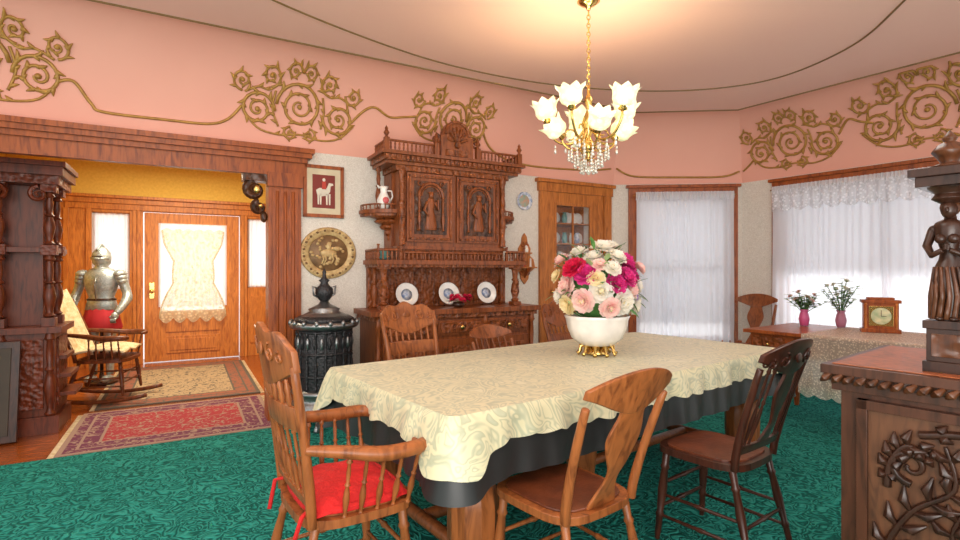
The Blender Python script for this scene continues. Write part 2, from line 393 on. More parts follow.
b.tube(ln(F2, [(.03, 2.56), (.25, 2.46), (.8, 2.44), (1.3, 2.44), (1.5, 2.5)]), .012, GOLD, 6)
b.tube(ln(F3, [(.03, 2.5), (.10, 2.55), (.18, 2.62)]), .012, GOLD, 6)
b.tube(ln(F3, [(1.07, 2.72), (1.17, 2.84), (1.27, 2.8), (1.38, 2.76)]), .012, GOLD, 6)
b.done('trim_gilded_scrollwork')

# ---- opening casing / trim
b = Bd()
b.box(-2.78, .03, -.05, .02, 2.12, 2.24, W_RED); b.box(-2.82, .05, -.08, .04, 2.24, 2.28, W_RED); b.box(-2.85, .08, -.11, .04, 2.28, 2.32, W_RED); b.box(-2.87, .10, -.13, .04, 2.32, 2.36, W_RED)
for x0 in (-.27, -2.78):
    b.box(x0, x0+.27, -.04, T+.02, 0, 2.14, W_RED); b.box(x0+.03, x0+.24, -.055, -.03, .3, 2.0, W_RED)
    for k in range(3): b.ax((x0+.07+k*.065, -.055, .32), (x0+.07+k*.065, -.055, 1.98), [(0, 1), (1, 1)], .014, W_RED, 8)
    b.box(x0-.01, x0+.28, -.065, T+.02, 0, .26, W_RED); b.box(x0-.01, x0+.28, -.07, .02, 2.02, 2.14, W_RED)
for sx, x in ((-1, -.27), (1, -2.51)):
    b.box(min(x, x+sx*.2), max(x, x+sx*.2), -.03, .1, 2.06, 2.14, W_DCARV)
    relief(b, [(x+sx*(.02+p[0]), p[1]) for p in spiral(.085, 1.99, .075, pi/2, 1.6, -1)], .02, .036, W_DCARV)
    relief(b, [(x+sx*(.02+p[0]), p[1]) for p in spiral(.05, 1.84, .05, pi/2, 1.6, -1)], .02, .03, W_DCARV)
    b.ell((x+sx*.03, .02, 1.76), (.03, .03, .05), W_DCARV)
    b.ell((x+sx*.09, -.03, 1.99), (.03, .02, .04), BRASS); b.ell((x+sx*.06, -.02, 1.85), .022, BRASS)
b.done('trim_opening_casing', F1, .004)
b = Bd(); b.box(0, 2.55, -.025, 0, 0, .2, W_RED); b.done('baseboard_left', F1, .003)
b = Bd(); b.box(.02, 1.5, -.025, 0, 0, .2, W_RED); b.done('baseboard_back', F2, .003)
b = Bd(); b.box(.02, 4.5, -.025, 0, 0, .2, W_RED); b.done('baseboard_right', F3, .003)

# ---- windows
def window(name, F, x0, x1, z0=.45, z1=2.2, zb=1.25):
    b = Bd(); c = .1
    b.box(x0-c, x0, -.03, .03, z0-.1, z1, W_RED); b.box(x1, x1+c, -.03, .03, z0-.1, z1, W_RED)
    b.box(x0-c, x1+c, -.03, .03, z1, z1+.11, W_RED); b.box(x0-c-.03, x1+c+.03, -.06, .03, z1+.11, z1+.145, W_RED)
    b.box(x0-c-.03, x1+c+.03, -.07, .04, z0-.04, z0, W_RED); b.box(x0-c, x1+c, -.03, .02, z0-.14, z0-.04, W_RED)
    b.box(x0, x0+.04, .05, .09, z0, z1, W_RED); b.box(x1-.04, x1, .05, .09, z0, z1, W_RED)
    zm = (z0+z1)/2
    for z in (z0, zm-.02, z1-.04): b.box(x0, x1, .05, .09, z, z+.04, W_RED)
    if x1-x0 > 1.5: xm = (x0+x1)/2; b.box(xm-.03, xm+.03, .05, .09, z0, z1, W_RED)
    b.box(x0+.04, x1-.04, .068, .072, z0+.04, z1-.04, GLASS)
    a0, a1 = x0+.03, x1-.03
    b.surf(lambda u, v: (a0+(a1-a0)*u, .035, 2.18+(zb+(.03*abs(sin(u*pi*9)))-2.18)*v), 90, 6, SHADE)
    b.ax((a0, .035, 2.17), (a1, .035, 2.17), [(0, 1), (1, 1)], .02, W_ORANGE)
    b.done(name, F, .003)
window('window_1', F2, .28, 1.38, zb=.62); window('window_2', F3, .47, 2.4, zb=1.22)
def curtain(name, F, x0, x1, z0, z1, mat, y=-.09, amp=.016, per=.07, val=0):
    b = Bd(); nx = int((x1-x0)/per*8)
    ph = random.random()*6
    def fn(u, v):
        x = x0+(x1-x0)*u; z = z1+(z0-z1)*v
        a = amp*(.5+.5*v)*(1+.5*sin(x*9+ph))
        return (x+.012*sin(x*23+ph), y+a*sin(2*pi*x/per+2*sin(x*6+ph))+.005*sin(x*90+v*7), z)
    b.surf(fn, nx, 6, mat)
    def hd(u, v):
        x = x0+(x1-x0)*u; return (x, y-.022-.014*sin(pi*v)+.012*sin(2*pi*x/.035+sin(x*40)), z1+.03-.10*v)
    b.surf(hd, nx*2, 3, mat)
    if val:
        def vl(u, v):
            x = x0+(x1-x0)*u; zz = z1-.02-(val+.045*abs(sin(x*pi/.16)))*v
            return (x, y-.04-.012*sin(2*pi*x/.09+2*sin(x*5))*(.4+v), zz)
        b.surf(vl, nx*2, 8, LACEV)
    b.tube([(x0-.03, y-.01, z1-.01), (x1+.03, y-.01, z1-.01)], .008, BRASS, 6)
    return b.done(name, F)
curtain('sheer_curtain', F2, .25, 1.40, .12, 2.22, CURT)
curtain('sheer_curtain', F3, .42, 2.42, .12, 2.22, CURT, val=.20)

# ---- door_1 : built-in china cupboard door
b = Bd()
for x0, x1 in ((2.60, 2.71), (3.56, 3.68)):
    b.box(x0, x1, -.04, 0, 0, 2.2, W_ORANGE)
b.box(2.58, 3.70, -.045, 0, 2.2, 2.30, W_ORANGE); b.box(2.55, 3.72, -.075, 0, 2.30, 2.34, W_ORANGE)
b.box(2.71, 2.81, -.025, 0, .05, 2.2, W_ORANGE); b.box(3.46, 3.56, -.025, 0, .05, 2.2, W_ORANGE); b.box(3.37, 3.46, -.02, 0, .05, 2.2, W_ORANGE)
b.box(2.81, 3.37, -.025, 0, 2.08, 2.2, W_ORANGE); b.box(2.81, 3.37, -.025, 0, .05, 1.38, W_ORANGE)
for z0, z1 in ((.2, .70), (.80, 1.28)):
    b.box(2.84, 3.34, -.035, -.02, z0, z1, W_ORANGE); b.box(2.89, 3.29, -.045, -.03, z0+.05, z1-.05, W_ORANGE)
b.box(2.81, 3.37, .35, .37, 1.38, 2.08, W_ORANGE)
b.box(2.79, 2.81, T, .37, 1.36, 2.1, W_ORANGE); b.box(3.37, 3.39, T, .37, 1.36, 2.1, W_ORANGE); b.box(2.79, 3.39, T, .37, 1.36, 1.38, W_ORANGE); b.box(2.79, 3.39, T, .37, 2.08, 2.1, W_ORANGE)
for z in (1.60, 1.84): b.box(2.81, 3.37, .02, .35, z, z+.015, W_ORANGE)
b.box(3.08, 3.10, -.02, .0, 1.38, 2.08, W_ORANGE)
b.box(2.81, 3.37, -.010, -.006, 1.38, 2.08, GLASS)
for x0, x1, z0, z1 in ((2.81, 2.84, 1.38, 2.08), (3.34, 3.37, 1.38, 2.08), (2.81, 3.37, 1.38, 1.41), (2.81, 3.37, 2.05, 2.08)): b.box(x0, x1, -.03, -.004, z0, z1, W_ORANGE)
b.ell((2.76, -.05, 1.05), .022, BRASS)
b.done('door_1', F1, .003)
b = Bd()
for z in (1.38, 1.615, 1.855):
    for x in (2.88, 2.96, 3.04, 3.15, 3.23, 3.31):
        if random.random() < .5:
            b.M = Matrix.Translation((x, .16, z+.075)) @ Matrix.Rotation(radians(78), 4, 'X'); b.lathe([(.001, 0), (.05, 0), (.07, .012), (.068, .015), (.04, .006), (.001, .004)], (0, 0, 0), random.choice([WHITEP, BLUEP]), 18); b.M = Matrix()
        else: b.lathe([(.02, 0), (.03, .02), (.035, .06), (.028, .1), (.02, .11), (.026, .13)], (x, .08, z+.001), random.choice([WHITEP, BLUEP, TEALP]), 14)
b.done('china_collection', F1)

# ---- hall
E = 3.77
b = Bd()
b.box(-2.9, -1.98, E, E+.12, 0, 2.26, W_DOOR); b.box(-1.56, -1.405, E, E+.12, 0, 2.26, W_DOOR); b.box(-.178, -.07, E, E+.12, 0, 2.26, W_DOOR); b.box(.33, 1.2, E, E+.12, 0, 2.26, W_DOOR)
for x0, x1 in ((-1.98, -1.56), (-.07, .33)):
    b.box(x0, x1, E, E+.12, 0, 1.03, W_DOOR); b.box(x0, x1, E, E+.12, 2.08, 2.26, W_DOOR)
    b.box(x0+.03, x1-.03, E-.02, E, .2, .9, W_DOOR)
b.box(-1.405, -.178, E, E+.12, 2.11, 2.26, W_DOOR)
b.box(-2.9, 1.2, E, E+.12, 2.26, 2.8, YWALL)
b.box(-2.3, .6, E-.05, E, 2.20, 2.27, W_DOOR); b.box(-2.33, .63, E-.09, E, 2.27, 2.31, W_DOOR); b.box(-2.26, .56, E-.025, E, 2.12, 2.2, W_DOOR)
for x in (-2.28, -1.98-.06, -1.52, -1.47, -.165, -.12, .34, .5): b.box(x, x+.06 if x < -1.6 or x > .3 else x+.04, E-.03, E, 0, 2.12, W_DOOR)
b.done('wall_hall_back', F1, .003)
b = Bd(); b.box(-2.95, -2.85, T, E, 0, 2.8, YWALL); b.box(-2.85, -2.83, T, E, 0, .9, W_DOOR); b.done('wall_hall_left', F1)
b = Bd(); b.box(1.1, 1.2, T, E, 0, 2.8, YWALL); b.box(1.08, 1.1, T, E, 0, .9, W_DOOR); b.done('wall_hall_right', F1)
b = Bd(); b.box(-2.95, 1.2, T, E, 2.8, 2.86, YWALL)
for k in range(6): b.box(-2.85, 1.1, .5+k*.6, .56+k*.6, 2.77, 2.8, YWALL)
for k in range(7): b.box(-2.6+k*.6, -2.54+k*.6, T, E, 2.775, 2.8, YWALL)
b.done('ceiling_hall', F1)
b = Bd()
x0, x1 = -1.39, -.19
b.box(x0, -1.20, E+.01, E+.06, .01, 2.10, W_DOOR); b.box(-.38, x1, E+.01, E+.06, .01, 2.10, W_DOOR)
b.box(-1.20, -.38, E+.01, E+.06, 1.95, 2.10, W_DOOR); b.box(-1.20, -.38, E+.01, E+.06, .01, .72, W_DOOR)
b.box(-1.13, -.45, E-.005, E+.02, .12, .36, W_DOOR); b.box(-1.08, -.50, E-.015, E+.02, .16, .32, W_DOOR)
b.box(-1.13, -.45, E-.005, E+.02, .42, .64, W_DOOR); b.box(-1.20, -.38, E+.03, E+.035, .72, 1.95, GLASS)
b.ell((-1.30, E-.03, 1.0), .03, BRASS); b.box(-1.33, -1.27, E, E+.012, .9, 1.12, BRASS)
b.done('door_2', F1, .004)
b = Bd()
for x0, x1 in ((-1.98, -1.56), (-.07, .33)):
    b.box(x0, x1, E+.06, E+.065, 1.03, 2.08, GLASS)
    for z in (1.03, 2.05): b.box(x0, x1, E+.04, E+.08, z, z+.03, W_DOOR)
    b.box(x0, x0+.03, E+.04, E+.08, 1.03, 2.08, W_DOOR); b.box(x1-.03, x1, E+.04, E+.08, 1.03, 2.08, W_DOOR)
    b.surf(lambda u, v: (x0+(x1-x0)*u, E+.03+.008*sin(u*40), 1.04+1.03*v), 40, 2, CURT)
b.done('window_3', F1)
b = Bd()
b.surf(lambda u, v: (-1.22+.86*u, E-.012+.008*sin(u*50), .78+1.18*(1-v)), 80, 4, CURT)
b.done('sheer_curtain', F1)
def lacew(v):
    if v < .16: return .40-.2*v
    if v < .35: return .368-.6*(v-.16)
    if v < .60: return .254+.015*sin((v-.35)*9)
    return .262+.165*sin((v-.60)/.40*pi*.5)
b = Bd()
def fl(u, v):
    w = lacew(v)*.98; zz = 1.86-1.24*v-.07*abs(sin(u*pi*5))*(max(0, v-.8)/.2)+(.03*abs(sin(u*pi*6))*(1-v/.1) if v < .1 else 0)
    return (-.79+(u*2-1)*w, E-.040+.016*sin(u*30+v*3)*(.4+v), zz)
b.surf(fl, 70, 34, LACEG)
for sg in (-1, 1):
    P = [(-.79+sg*lacew(t)*.97, E-.045, 1.86-1.24*t) for t in [i/20 for i in range(21)]]; b.tube(P, .010, LACEG, 6)
b.done('lace_door_panel', F1)

def rug(name, x0, x1, y0, y1, m):
    b = Bd(); cx, cy = (x0+x1)/2, (y0+y1)/2; hx, hy = (x1-x0)/2, (y1-y0)/2
    b.box(-hx, hx, -hy, hy, 0, .012, m)
    n = int(2*hy/.03)
    for i in range(n):
        y = -hy+.015+i*.03; b.box(-hx-.04, -hx, y-.006, y+.006, 0, .005, CREAM); b.box(hx, hx+.04, y-.006, y+.006, 0, .005, CREAM)
    b.done(name, at(F1, cx, cy, .001))
rug('persian_rug', -1.68, -.22, -.26, .98, rugmat('rug_red', (.31, .022, .03), (.30, .19, .14), (.13, .022, .055), .73, .62))
rug('persian_rug', -1.62, -.2, 1.1, 3.35, rugmat('rug_beige', (.38, .27, .15), (.10, .08, .06), (.27, .09, .05), .71, 1.12))

# ------------------------------------------------------------------ hutch
b = Bd(); H = W_HUTCH; C = W_HCARV; UW = .56
b.box(-.85, .85, -.49, 0, 0, .10, H); b.box(-.82, .82, -.46, 0, .10, .88, H)
b.box(-.85, .85, -.50, 0, .86, .90, C); b.box(-.88, .88, -.53, 0, .90, .945, H)
for i in range(3):
    x0 = -.76+i*.52; x1 = x0+.48
    b.box(x0, x1, -.48, -.45, .70, .84, H); b.box(x0+.03, x1-.03, -.495, -.47, .725, .815, C)
    relief(b, spiral(x0+.16, .77, .035, 0, 1.5, 1), -.497, .008, C); relief(b, spiral(x0+.32, .77, .035, pi, 1.5, -1), -.497, .008, C)
    b.ell((x0+.24, -.505, .77), (.022, .014, .022), BRASS)
    b.box(x0, x1, -.48, -.45, .14, .66, H); b.box(x0+.06, x1-.06, -.49, -.47, .20, .60, C)
    for sg in (1, -1):
        relief(b, spiral(x0+.24+sg*.08, .45, .08, pi/2, 1.7, sg), -.495, .012, C); relief(b, spiral(x0+.24+sg*.07, .30, .06, -pi/2, 1.5, -sg), -.495, .010, C)
for x in (-.80, -.26, .26, .80): b.ax((x, -.475, .1), (x, -.475, .86), BAL, .035, H, 12)
b.box(-.76, .76, -.04, 0, .945, 1.36, C)
for x in (-.70, .70):
    b.box(x-.045, x+.045, -.37, -.28, .945, .98, H)
    b.ax((x, -.325, .98), (x, -.325, 1.32), [(0, .9), (.06, 1.2), (.1, .7), (.3, 1.25), (.5, 1.0), (.6, .6), (.65, 1.1), (.7, .7), (.9, .9), (1, 1.3)], .036, C, 14)
    b.ell((x, -.345, 1.17), (.03, .03, .05), C); b.box(x-.05, x+.05, -.37, -.28, 1.31, 1.355, H)
    b.ax((x, -.06, .945), (x, -.06, 1.35), BAL, .03, H, 12)
b.box(-.79, .79, -.40, 0, 1.35, 1.39, H); b.box(-.77, .77, -.38, 0, 1.325, 1.35, C)
def gallery(x0, x1, y0, y1, z0, z1, step=.04):
    L = sqrt((x1-x0)**2+(y1-y0)**2); n = max(1, int(L/step))
    for i in range(n+1):
        t = i/n; x = x0+(x1-x0)*t; y = y0+(y1-y0)*t
        b.ax((x, y, z0), (x, y, z1), SPIN, .010, H, 8)
    b.tube([(x0, y0, z1), (x1, y1, z1)], .012, H, 6)
gallery(-.77, -.56, -.385, -.385, 1.39, 1.48); gallery(.56, .77, -.385, -.385, 1.39, 1.48)
gallery(-.77, -.77, -.385, -.03, 1.39, 1.48); gallery(.77, .77, -.385, -.03, 1.39, 1.48); gallery(-.52, .52, -.375, -.375, 1.39, 1.46)
for x in (-.77, -.56, .56, .77): b.ax((x, -.385, 1.39), (x, -.385, 1.53), BAL, .018, H)
b.box(-UW, UW, -.32, 0, 1.39, 1.51, C); b.box(-UW-.02, UW+.02, -.345, 0, 1.49, 1.52, H)
b.box(-UW, UW, -.33, 0, 1.52, 2.22, H)
for sx in (-1, 1):
    xa, xb = (-.49, -.02) if sx < 0 else (.02, .49); xm = (xa+xb)/2
    b.box(xa, xb, -.355, -.32, 1.56, 2.19, H)
    for x0, x1, z0, z1 in ((xa+.02, xb-.02, 1.58, 1.60), (xa+.02, xb-.02, 2.15, 2.17), (xa+.02, xa+.04, 1.58, 2.17), (xb-.04, xb-.02, 1.58, 2.17)):
        b.box(x0, x1, -.368, -.35, z0, z1, C)
    b.box(xa+.07, xb-.07, -.36, -.35, 1.63, 2.12, W_DCARV)
    relief(b, arcpts(xm, 1.98, .12, 0, pi), -.365, .016, H, False); relief(b, arcpts(xm, 1.98, .095, 0, pi), -.365, .007, H, False)
    for s2 in (-1, 1): b.ax((xm+s2*.12, -.368, 1.66), (xm+s2*.12, -.368, 1.98), BAL, .017, H)
    for s2 in (-1, 1): relief(b, spiral(xm+s2*.11, 2.10, .03, 0, 1.3, s2), -.365, .008, H)
    b.ell((xm, -.37, 1.99), (.024, .02, .03), H); b.ell((xm, -.368, 2.015), (.034, .016, .012), C)
    b.lathe([(.055, 0), (.06, .03), (.045, .12), (.03, .19), (.042, .25), (.03, .29), (.012, .31)], (xm, -.36, 1.67), H, 12, 1, .35)
    b.tube([(xm-.04, -.37, 1.93), (xm-.075, -.378, 1.85), (xm-.03, -.385, 1.80)], [.014, .012, .01], H); b.tube([(xm+.04, -.37, 1.93), (xm+.07, -.378, 1.86), (xm+.06, -.385, 1.95)], [.014, .012, .01], H)
    b.ax((sx*(UW-.025), -.345, 1.53), (sx*(UW-.025), -.345, 2.21), [(0, 1.3), (.04, 1), (.08, 1.2), (.12, .8), (.35, 1.2), (.5, .8), (.54, 1.2), (.58, .8), (.9, .9), (.94, 1.3), (1, 1.3)], .028, C, 12)
    q0 = UW+.01
    pts = [(sx*UW, 0), (sx*UW, -.30)]+[(sx*(q0+.26*sin(i*pi/16)), -.02-.28*cos(i*pi/16)) for i in range(9)]+[(sx*(q0+.26), 0)]
    if sx > 0: pts = pts[::-1]
    pts = pts[::-1]
    b.prz(pts, 1.82, 1.855, H); b.prz([(x*.985, y*.93) for x, y in pts], 1.795, 1.82, C)
    for i in range(1, 9):
        a = i*pi/16; x = sx*(q0+.245*sin(a)); y = -.02-.265*cos(a); b.ax((x, y, 1.855), (x, y, 1.90), SPIN, .008, H, 8)
    b.tube([(sx*(q0+.245*sin(i*pi/16)), -.02-.265*cos(i*pi/16), 1.90) for i in range(9)], .008, H)
    for k, (r, z) in enumerate(((.20, 1.80), (.15, 1.75), (.10, 1.70), (.055, 1.65), (.03, 1.60))): b.ell((sx*(UW+.01), -.12, z), (r, r*.75, .035), C, 14, 6)
    b.box(min(sx*UW, sx*(UW+.025)), max(sx*UW, sx*(UW+.025)), -.2, 0, 1.5, 2.2, H)
    b.ax((sx*.68, -.12, 1.86), (sx*.68, -.12, 2.25), BAL, .03, C, 12)
b.box(-.60, .60, -.36, 0, 2.20, 2.25, C); b.box(-.70, .70, -.38, 0, 2.25, 2.28, H); b.box(-.72, .72, -.41, 0, 2.28, 2.33, C); b.box(-.75, .75, -.44, 0, 2.33, 2.36, H)
for k in range(30): x = -.70+k*1.40/29; b.box(x-.012, x+.012, -.425, -.40, 2.29, 2.325, H)
gallery(-.70, -.22, -.40, -.40, 2.36, 2.45); gallery(.22, .70, -.40, -.40, 2.36, 2.45); gallery(-.70, -.70, -.40, -.1, 2.36, 2.45); gallery(.70, .70, -.40, -.1, 2.36, 2.45)
for x, y in ((-.70, -.4), (.70, -.4), (-.22, -.4), (.22, -.4)):
    b.box(x-.022, x+.022, y-.022, y+.022, 2.36, 2.47, H); b.lathe([(.02, 0), (.012, .015), (.028, .04), (.012, .065), (.016, .08), (.001, .105)], (x, y, 2.47), H, 10)
pts = [(-.17, 2.36), (.17, 2.36), (.17, 2.56)]+arcpts(0, 2.56, .15, 0, pi)+[(-.17, 2.56)]
b.pry(pts, -.40, -.33, H)
relief(b, arcpts(0, 2.57, .125, 0, pi), -.405, .016, C, False)
for k in range(7): a = pi*(k+.5)/7; b.tube([(0, -.405, 2.50), (.1*cos(a), -.41, 2.50+.15*sin(a))], [.006, .016], C)
b.ell((0, -.41, 2.48), (.035, .02, .035), C); b.box(-.12, .12, -.415, -.39, 2.37, 2.43, C)
for sg in (1, -1): relief(b, spiral(sg*.21, 2.52, .05, pi/2, 1.5, sg), -.37, .016, C)
FH = at(F1, 1.35, -.03)
b.done('carved_sideboard_hutch', FH, .003)

b = Bd(); b.lathe([(.035, 0), (.04, .005), (.06, .05), (.062, .08), (.045, .12), (.03, .15), (.032, .18), (.045, .205), (.04, .2)], (0, 0, 0), WHITEP, 20)
b.tube([(.03, 0, .17), (.075, 0, .17), (.085, 0, .12), (.055, 0, .06)], .008, WHITEP); b.ell((0, -.058, .075), (.03, .012, .03), plain('pitcher_decal', (.6, .1, .1), .3)); b.tube([(-.04, 0, .19), (-.06, 0, .215)], [.015, .006], WHITEP)
b.done('porcelain_pitcher', at(FH, -.66, -.21, 1.858))
b = Bd(); b.lathe([(.03, 0), (.045, .01), (.05, .08), (.052, .1), (.045, .1), (.04, .02)], (0, 0, 0), TEALP, 18); b.done('teal_pot', at(FH, -.67, -.24, 1.392))
for x in (-.42, .02, .45):
    b = Bd(); b.M = Matrix.Translation((0, 0, .115)) @ Matrix.Rotation(radians(75), 4, 'X')
    b.lathe([(.001, 0), (.06, 0), (.11, .02), (.113, .023), (.105, .023), (.06, .006), (.001, .006)], (0, 0, 0), WHITEP, 28); b.lathe([(.05, .0075), (.055, .009), (.001, .0085)], (0, 0, 0), BLUEP, 20); b.M = Matrix()
    b.tube([(-.05, .04, 0), (-.05, -.03, 0), (-.05, -.03, .02)], .004, W_DARK); b.tube([(.05, .04, 0), (.05, -.03, 0), (.05, -.03, .02)], .004, W_DARK)
    b.done('display_plate', at(FH, x, -.16, .951))

# ------------------------------------------------------------------ wall decor
b = Bd()
b.box(-.18, .18, -.02, 0, -.235, .235, W_RED)
for a, c, d, e2 in ((-.18, .18, .205, .235), (-.18, .18, -.235, -.205), (-.18, -.15, -.235, .235), (.15, .18, -.235, .235)): b.box(a, c, -.035, -.01, d, e2, W_RED)
b.box(-.15, .15, -.024, -.02, -.205, .205, plain('mat_board_cream', (.66, .56, .38), .8)); b.box(-.10, .10, -.028, -.02, -.15, .15, plain('print_maroon', (.22, .03, .02), .7))
HW = plain('print_horse_white', (.75, .68, .55), .7)
b.pry([(-.06, -.03), (-.02, -.045), (.03, -.035), (.055, 0), (.06, .05), (.085, .06), (.08, .075), (.045, .08), (.025, .03), (-.04, .03), (-.07, .01)], -.032, -.027, HW)
for x in (-.055, -.035, .02, .045): b.pry([(x, -.12), (x+.012, -.12), (x+.014, -.02), (x-.004, -.02)], -.032, -.027, HW)
b.pry([(-.02, .02), (.02, .02), (.015, .09), (-.015, .09)], -.035, -.027, plain('print_red', (.5, .05, .03), .7)); b.ell((0, -.03, .105), (.014, .004, .016), HW)
b.done('framed_knight_picture', at(F1, .20, -.0, 2.01), .002)
PG = plain('plaque_gilt', (.60, .44, .20), .5, .1, col2=(.42, .25, .09), nscale=25)
b = Bd(); b.M = Matrix.Scale(1.08, 4, (1, 0, 0)) @ Matrix.Rotation(radians(90), 4, 'X')
b.lathe([(.001, 0), (.23, 0), (.235, .012), (.225, .025), (.20, .018), (.17, .02), (.165, .012), (.001, .012)], (0, 0, 0), PG, 40)
DG = plain('aged_bronze', (.24, .13, .05), .5, .2, col2=(.12, .06, .02), nscale=15); b.lathe([(.001, .013), (.163, .013), (.16, .016), (.001, .016)], (0, 0, 0), DG, 30); b.M = Matrix.Scale(1.08, 4, (1, 0, 0))
for k in range(40): a = 2*pi*k/40; b.ell((.205*cos(a), -.024, .205*sin(a)), .011, DG if k % 2 else PG, 6, 5)
b.ell((0, -.02, 0), (.07, .012, .035), PG); b.ell((.07, -.02, .04), (.03, .01, .022), PG); b.ell((0, -.022, .06), (.02, .01, .04), PG)
for x in (-.05, -.03, .03, .06): b.tube([(x, -.02, -.02), (x+.01, -.02, -.06), (x-.01, -.02, -.1)], [.01, .008, .006], PG)
for k in range(34): a = k*2.4; r = .04+.115*((k*7) % 10)/10; b.ell((r*cos(a), -.018, r*sin(a)), (.016, .008, .014), PG, 7, 5)
b.done('bronze_relief_plaque', at(F1, .245, 0, 1.455))
b = Bd(); b.M = Matrix.Rotation(radians(90), 4, 'X'); b.lathe([(.001, 0), (.06, 0), (.1, .018), (.103, .021), (.095, .021), (.055, .006), (.001, .006)], (0, 0, 0), BLUEP, 30)
b.lathe([(.070, .010), (.066, .012), (.001, .012)], (0, 0, 0), plain('plate_scene', (.25, .4, .3), .3, col2=(.6, .3, .2), nscale=25), 24); b.done('wall_plate', at(F1, 2.40, 0, 2.07))
# carved wall shelf: pierced scrolled back, shelf with brackets
b = Bd(); b.pry([(0, -.28), (.05, -.22), (.06, -.15), (.11, -.12), (.14, -.08), (.12, 0), (.07, .04), (.08, .12), (.04, .18), (.03, .25), (0, .29), (-.03, .25), (-.04, .18), (-.08, .12), (-.07, .04), (-.12, 0), (-.14, -.08), (-.11, -.12), (-.06, -.15), (-.05, -.22)], -.02, 0, W_ORANGE)
b.prz([(-.15, 0), (-.10, -.12), (.10, -.12), (.15, 0)], -.1, -.085, W_ORANGE); b.prz([(-.1, 0), (-.06, -.08), (.06, -.08), (.1, 0)], .06, .075, W_ORANGE)
for sg in (-1, 1): relief(b, spiral(sg*.04, -.15, .035, pi/2, 1.4, sg), -.025, .010, W_RED); relief(b, spiral(sg*.03, .16, .03, pi/2, 1.4, sg), -.025, .008, W_RED)
b.tube([(0, -.02, -.2), (0, -.06, -.15), (0, -.10, -.10)], [.012, .02, .03], W_RED)
b.lathe([(.02, 0), (.012, .01), (.01, .09), (.001, .1)], (.05, -.06, -.085), WHITEP, 10); b.lathe([(.025, 0), (.03, .03), (.02, .07), (.001, .08)], (-.04, -.06, -.085), plain('figurine_red', (.5, .08, .04), .4), 10); b.lathe([(.02, 0), (.025, .03), (.015, .07), (.001, .08)], (0, -.05, .075), WHITEP, 10)
b.done('carved_wall_shelf', at(F1, 2.40, 0, 1.42), .002)

# ------------------------------------------------------------------ parlor stove
b = Bd()
for k in range(4):
    a = pi/4+k*pi/2; b.tube([(.2*cos(a), .2*sin(a), .16), (.26*cos(a), .26*sin(a), .12), (.24*cos(a), .24*sin(a), .05), (.29*cos(a), .29*sin(a), .0)], [.03, .025, .018, .028], NICKEL, 8)
b.lathe([(.2, .12), (.27, .14), (.28, .18), (.24, .21), (.23, .24), (.26, .27), (.27, .29), (.235, .31)], (0, 0, 0), NICKEL, 32)
b.lathe([(.215, .3), (.22, .32), (.22, .78), (.215, .8)], (0, 0, 0), IRON, 32)
for z in (.42, .60, .78): b.lathe([(.222, z-.012), (.235, z), (.222, z+.012)], (0, 0, 0), IRON, 32)
for k in range(18):
    a = 2*pi*k/18; b.ax((.222*cos(a), .222*sin(a), .31), (.222*cos(a), .222*sin(a), .79), BAL, .017, IRON, 6)
for k in range(24): a = 2*pi*(k+.5)/24; b.ell((.224*cos(a), .224*sin(a), .69), (.018, .018, .05), NICKEL if k % 2 else IRON, 6, 6)
b.lathe([(.22, .79), (.27, .81), (.285, .83), (.28, .85), (.24, .86), (.22, .89), (.16, .92), (.12, .94), (.13, .96), (.09, .98), (.05, 1.0), (.03, 1.03)], (0, 0, 0), NICKEL, 32)
b.lathe([(.25, .862), (.24, .885), (.2, .905)], (0, 0, 0), IRON, 32)
b.lathe([(.03, 1.02), (.055, 1.05), (.075, 1.09), (.07, 1.13), (.04, 1.16), (.03, 1.18), (.045, 1.2), (.02, 1.22), (.012, 1.25), (.018, 1.27), (.001, 1.30)], (0, 0, 0), IRON, 20)
for s2 in (1, -1): b.tube([(s2*.06, 0, 1.13), (s2*.11, 0, 1.15), (s2*.1, 0, 1.08), (s2*.06, 0, 1.06)], .01, NICKEL)
for k in range(16): a = 2*pi*k/16; b.ell((.272*cos(a), .272*sin(a), .855), (.02, .02, .025), NICKEL, 6, 5)
b.done('parlor_stove', at(F1, .13, -.35, .013, 20))

# ------------------------------------------------------------------ dining table
ANG = 37.0; TX, TY = .596, 3.072; FT = FR(TX, TY, ANG); LX, LY = 1.31, .58
b = Bd()
b.box(-LX+.01, LX-.01, -LY+.01, LY-.01, .722, .752, W_CHAIR2); b.box(-LX+.1, LX-.1, -LY+.08, LY-.08, .627, .722, W_CHAIR2)
for x in (-LX+.22, LX-.22):
    for y in (-LY+.17, LY-.17):
        b.lathe([(.05, 0), (.055, .02), (.04, .05), (.05, .08), (.085, .12), (.10, .22), (.10, .36), (.085, .44), (.05, .47), (.06, .50), (.10, .53), (.105, .56), (.07, .59), (.10, .62), (.10, .64)], (x, y, 0.0), W_CHAIR, 30, rib=.06, nrib=10)
    b.tube([(x, -LY+.2, .14), (x, LY-.2, .14)], .03, W_CHAIR2, 8)
b.tube([(-LX+.24, 0, .14), (LX-.24, 0, .14)], .03, W_CHAIR2, 8)
b.lathe([(.05, 0), (.08, .1), (.1, .3), (.07, .5), (.1, .64)], (0, 0, 0), W_CHAIR, 20)
TAB = b.done('dining_table', FT @ Matrix.Translation((0, 0, .013)), .004)
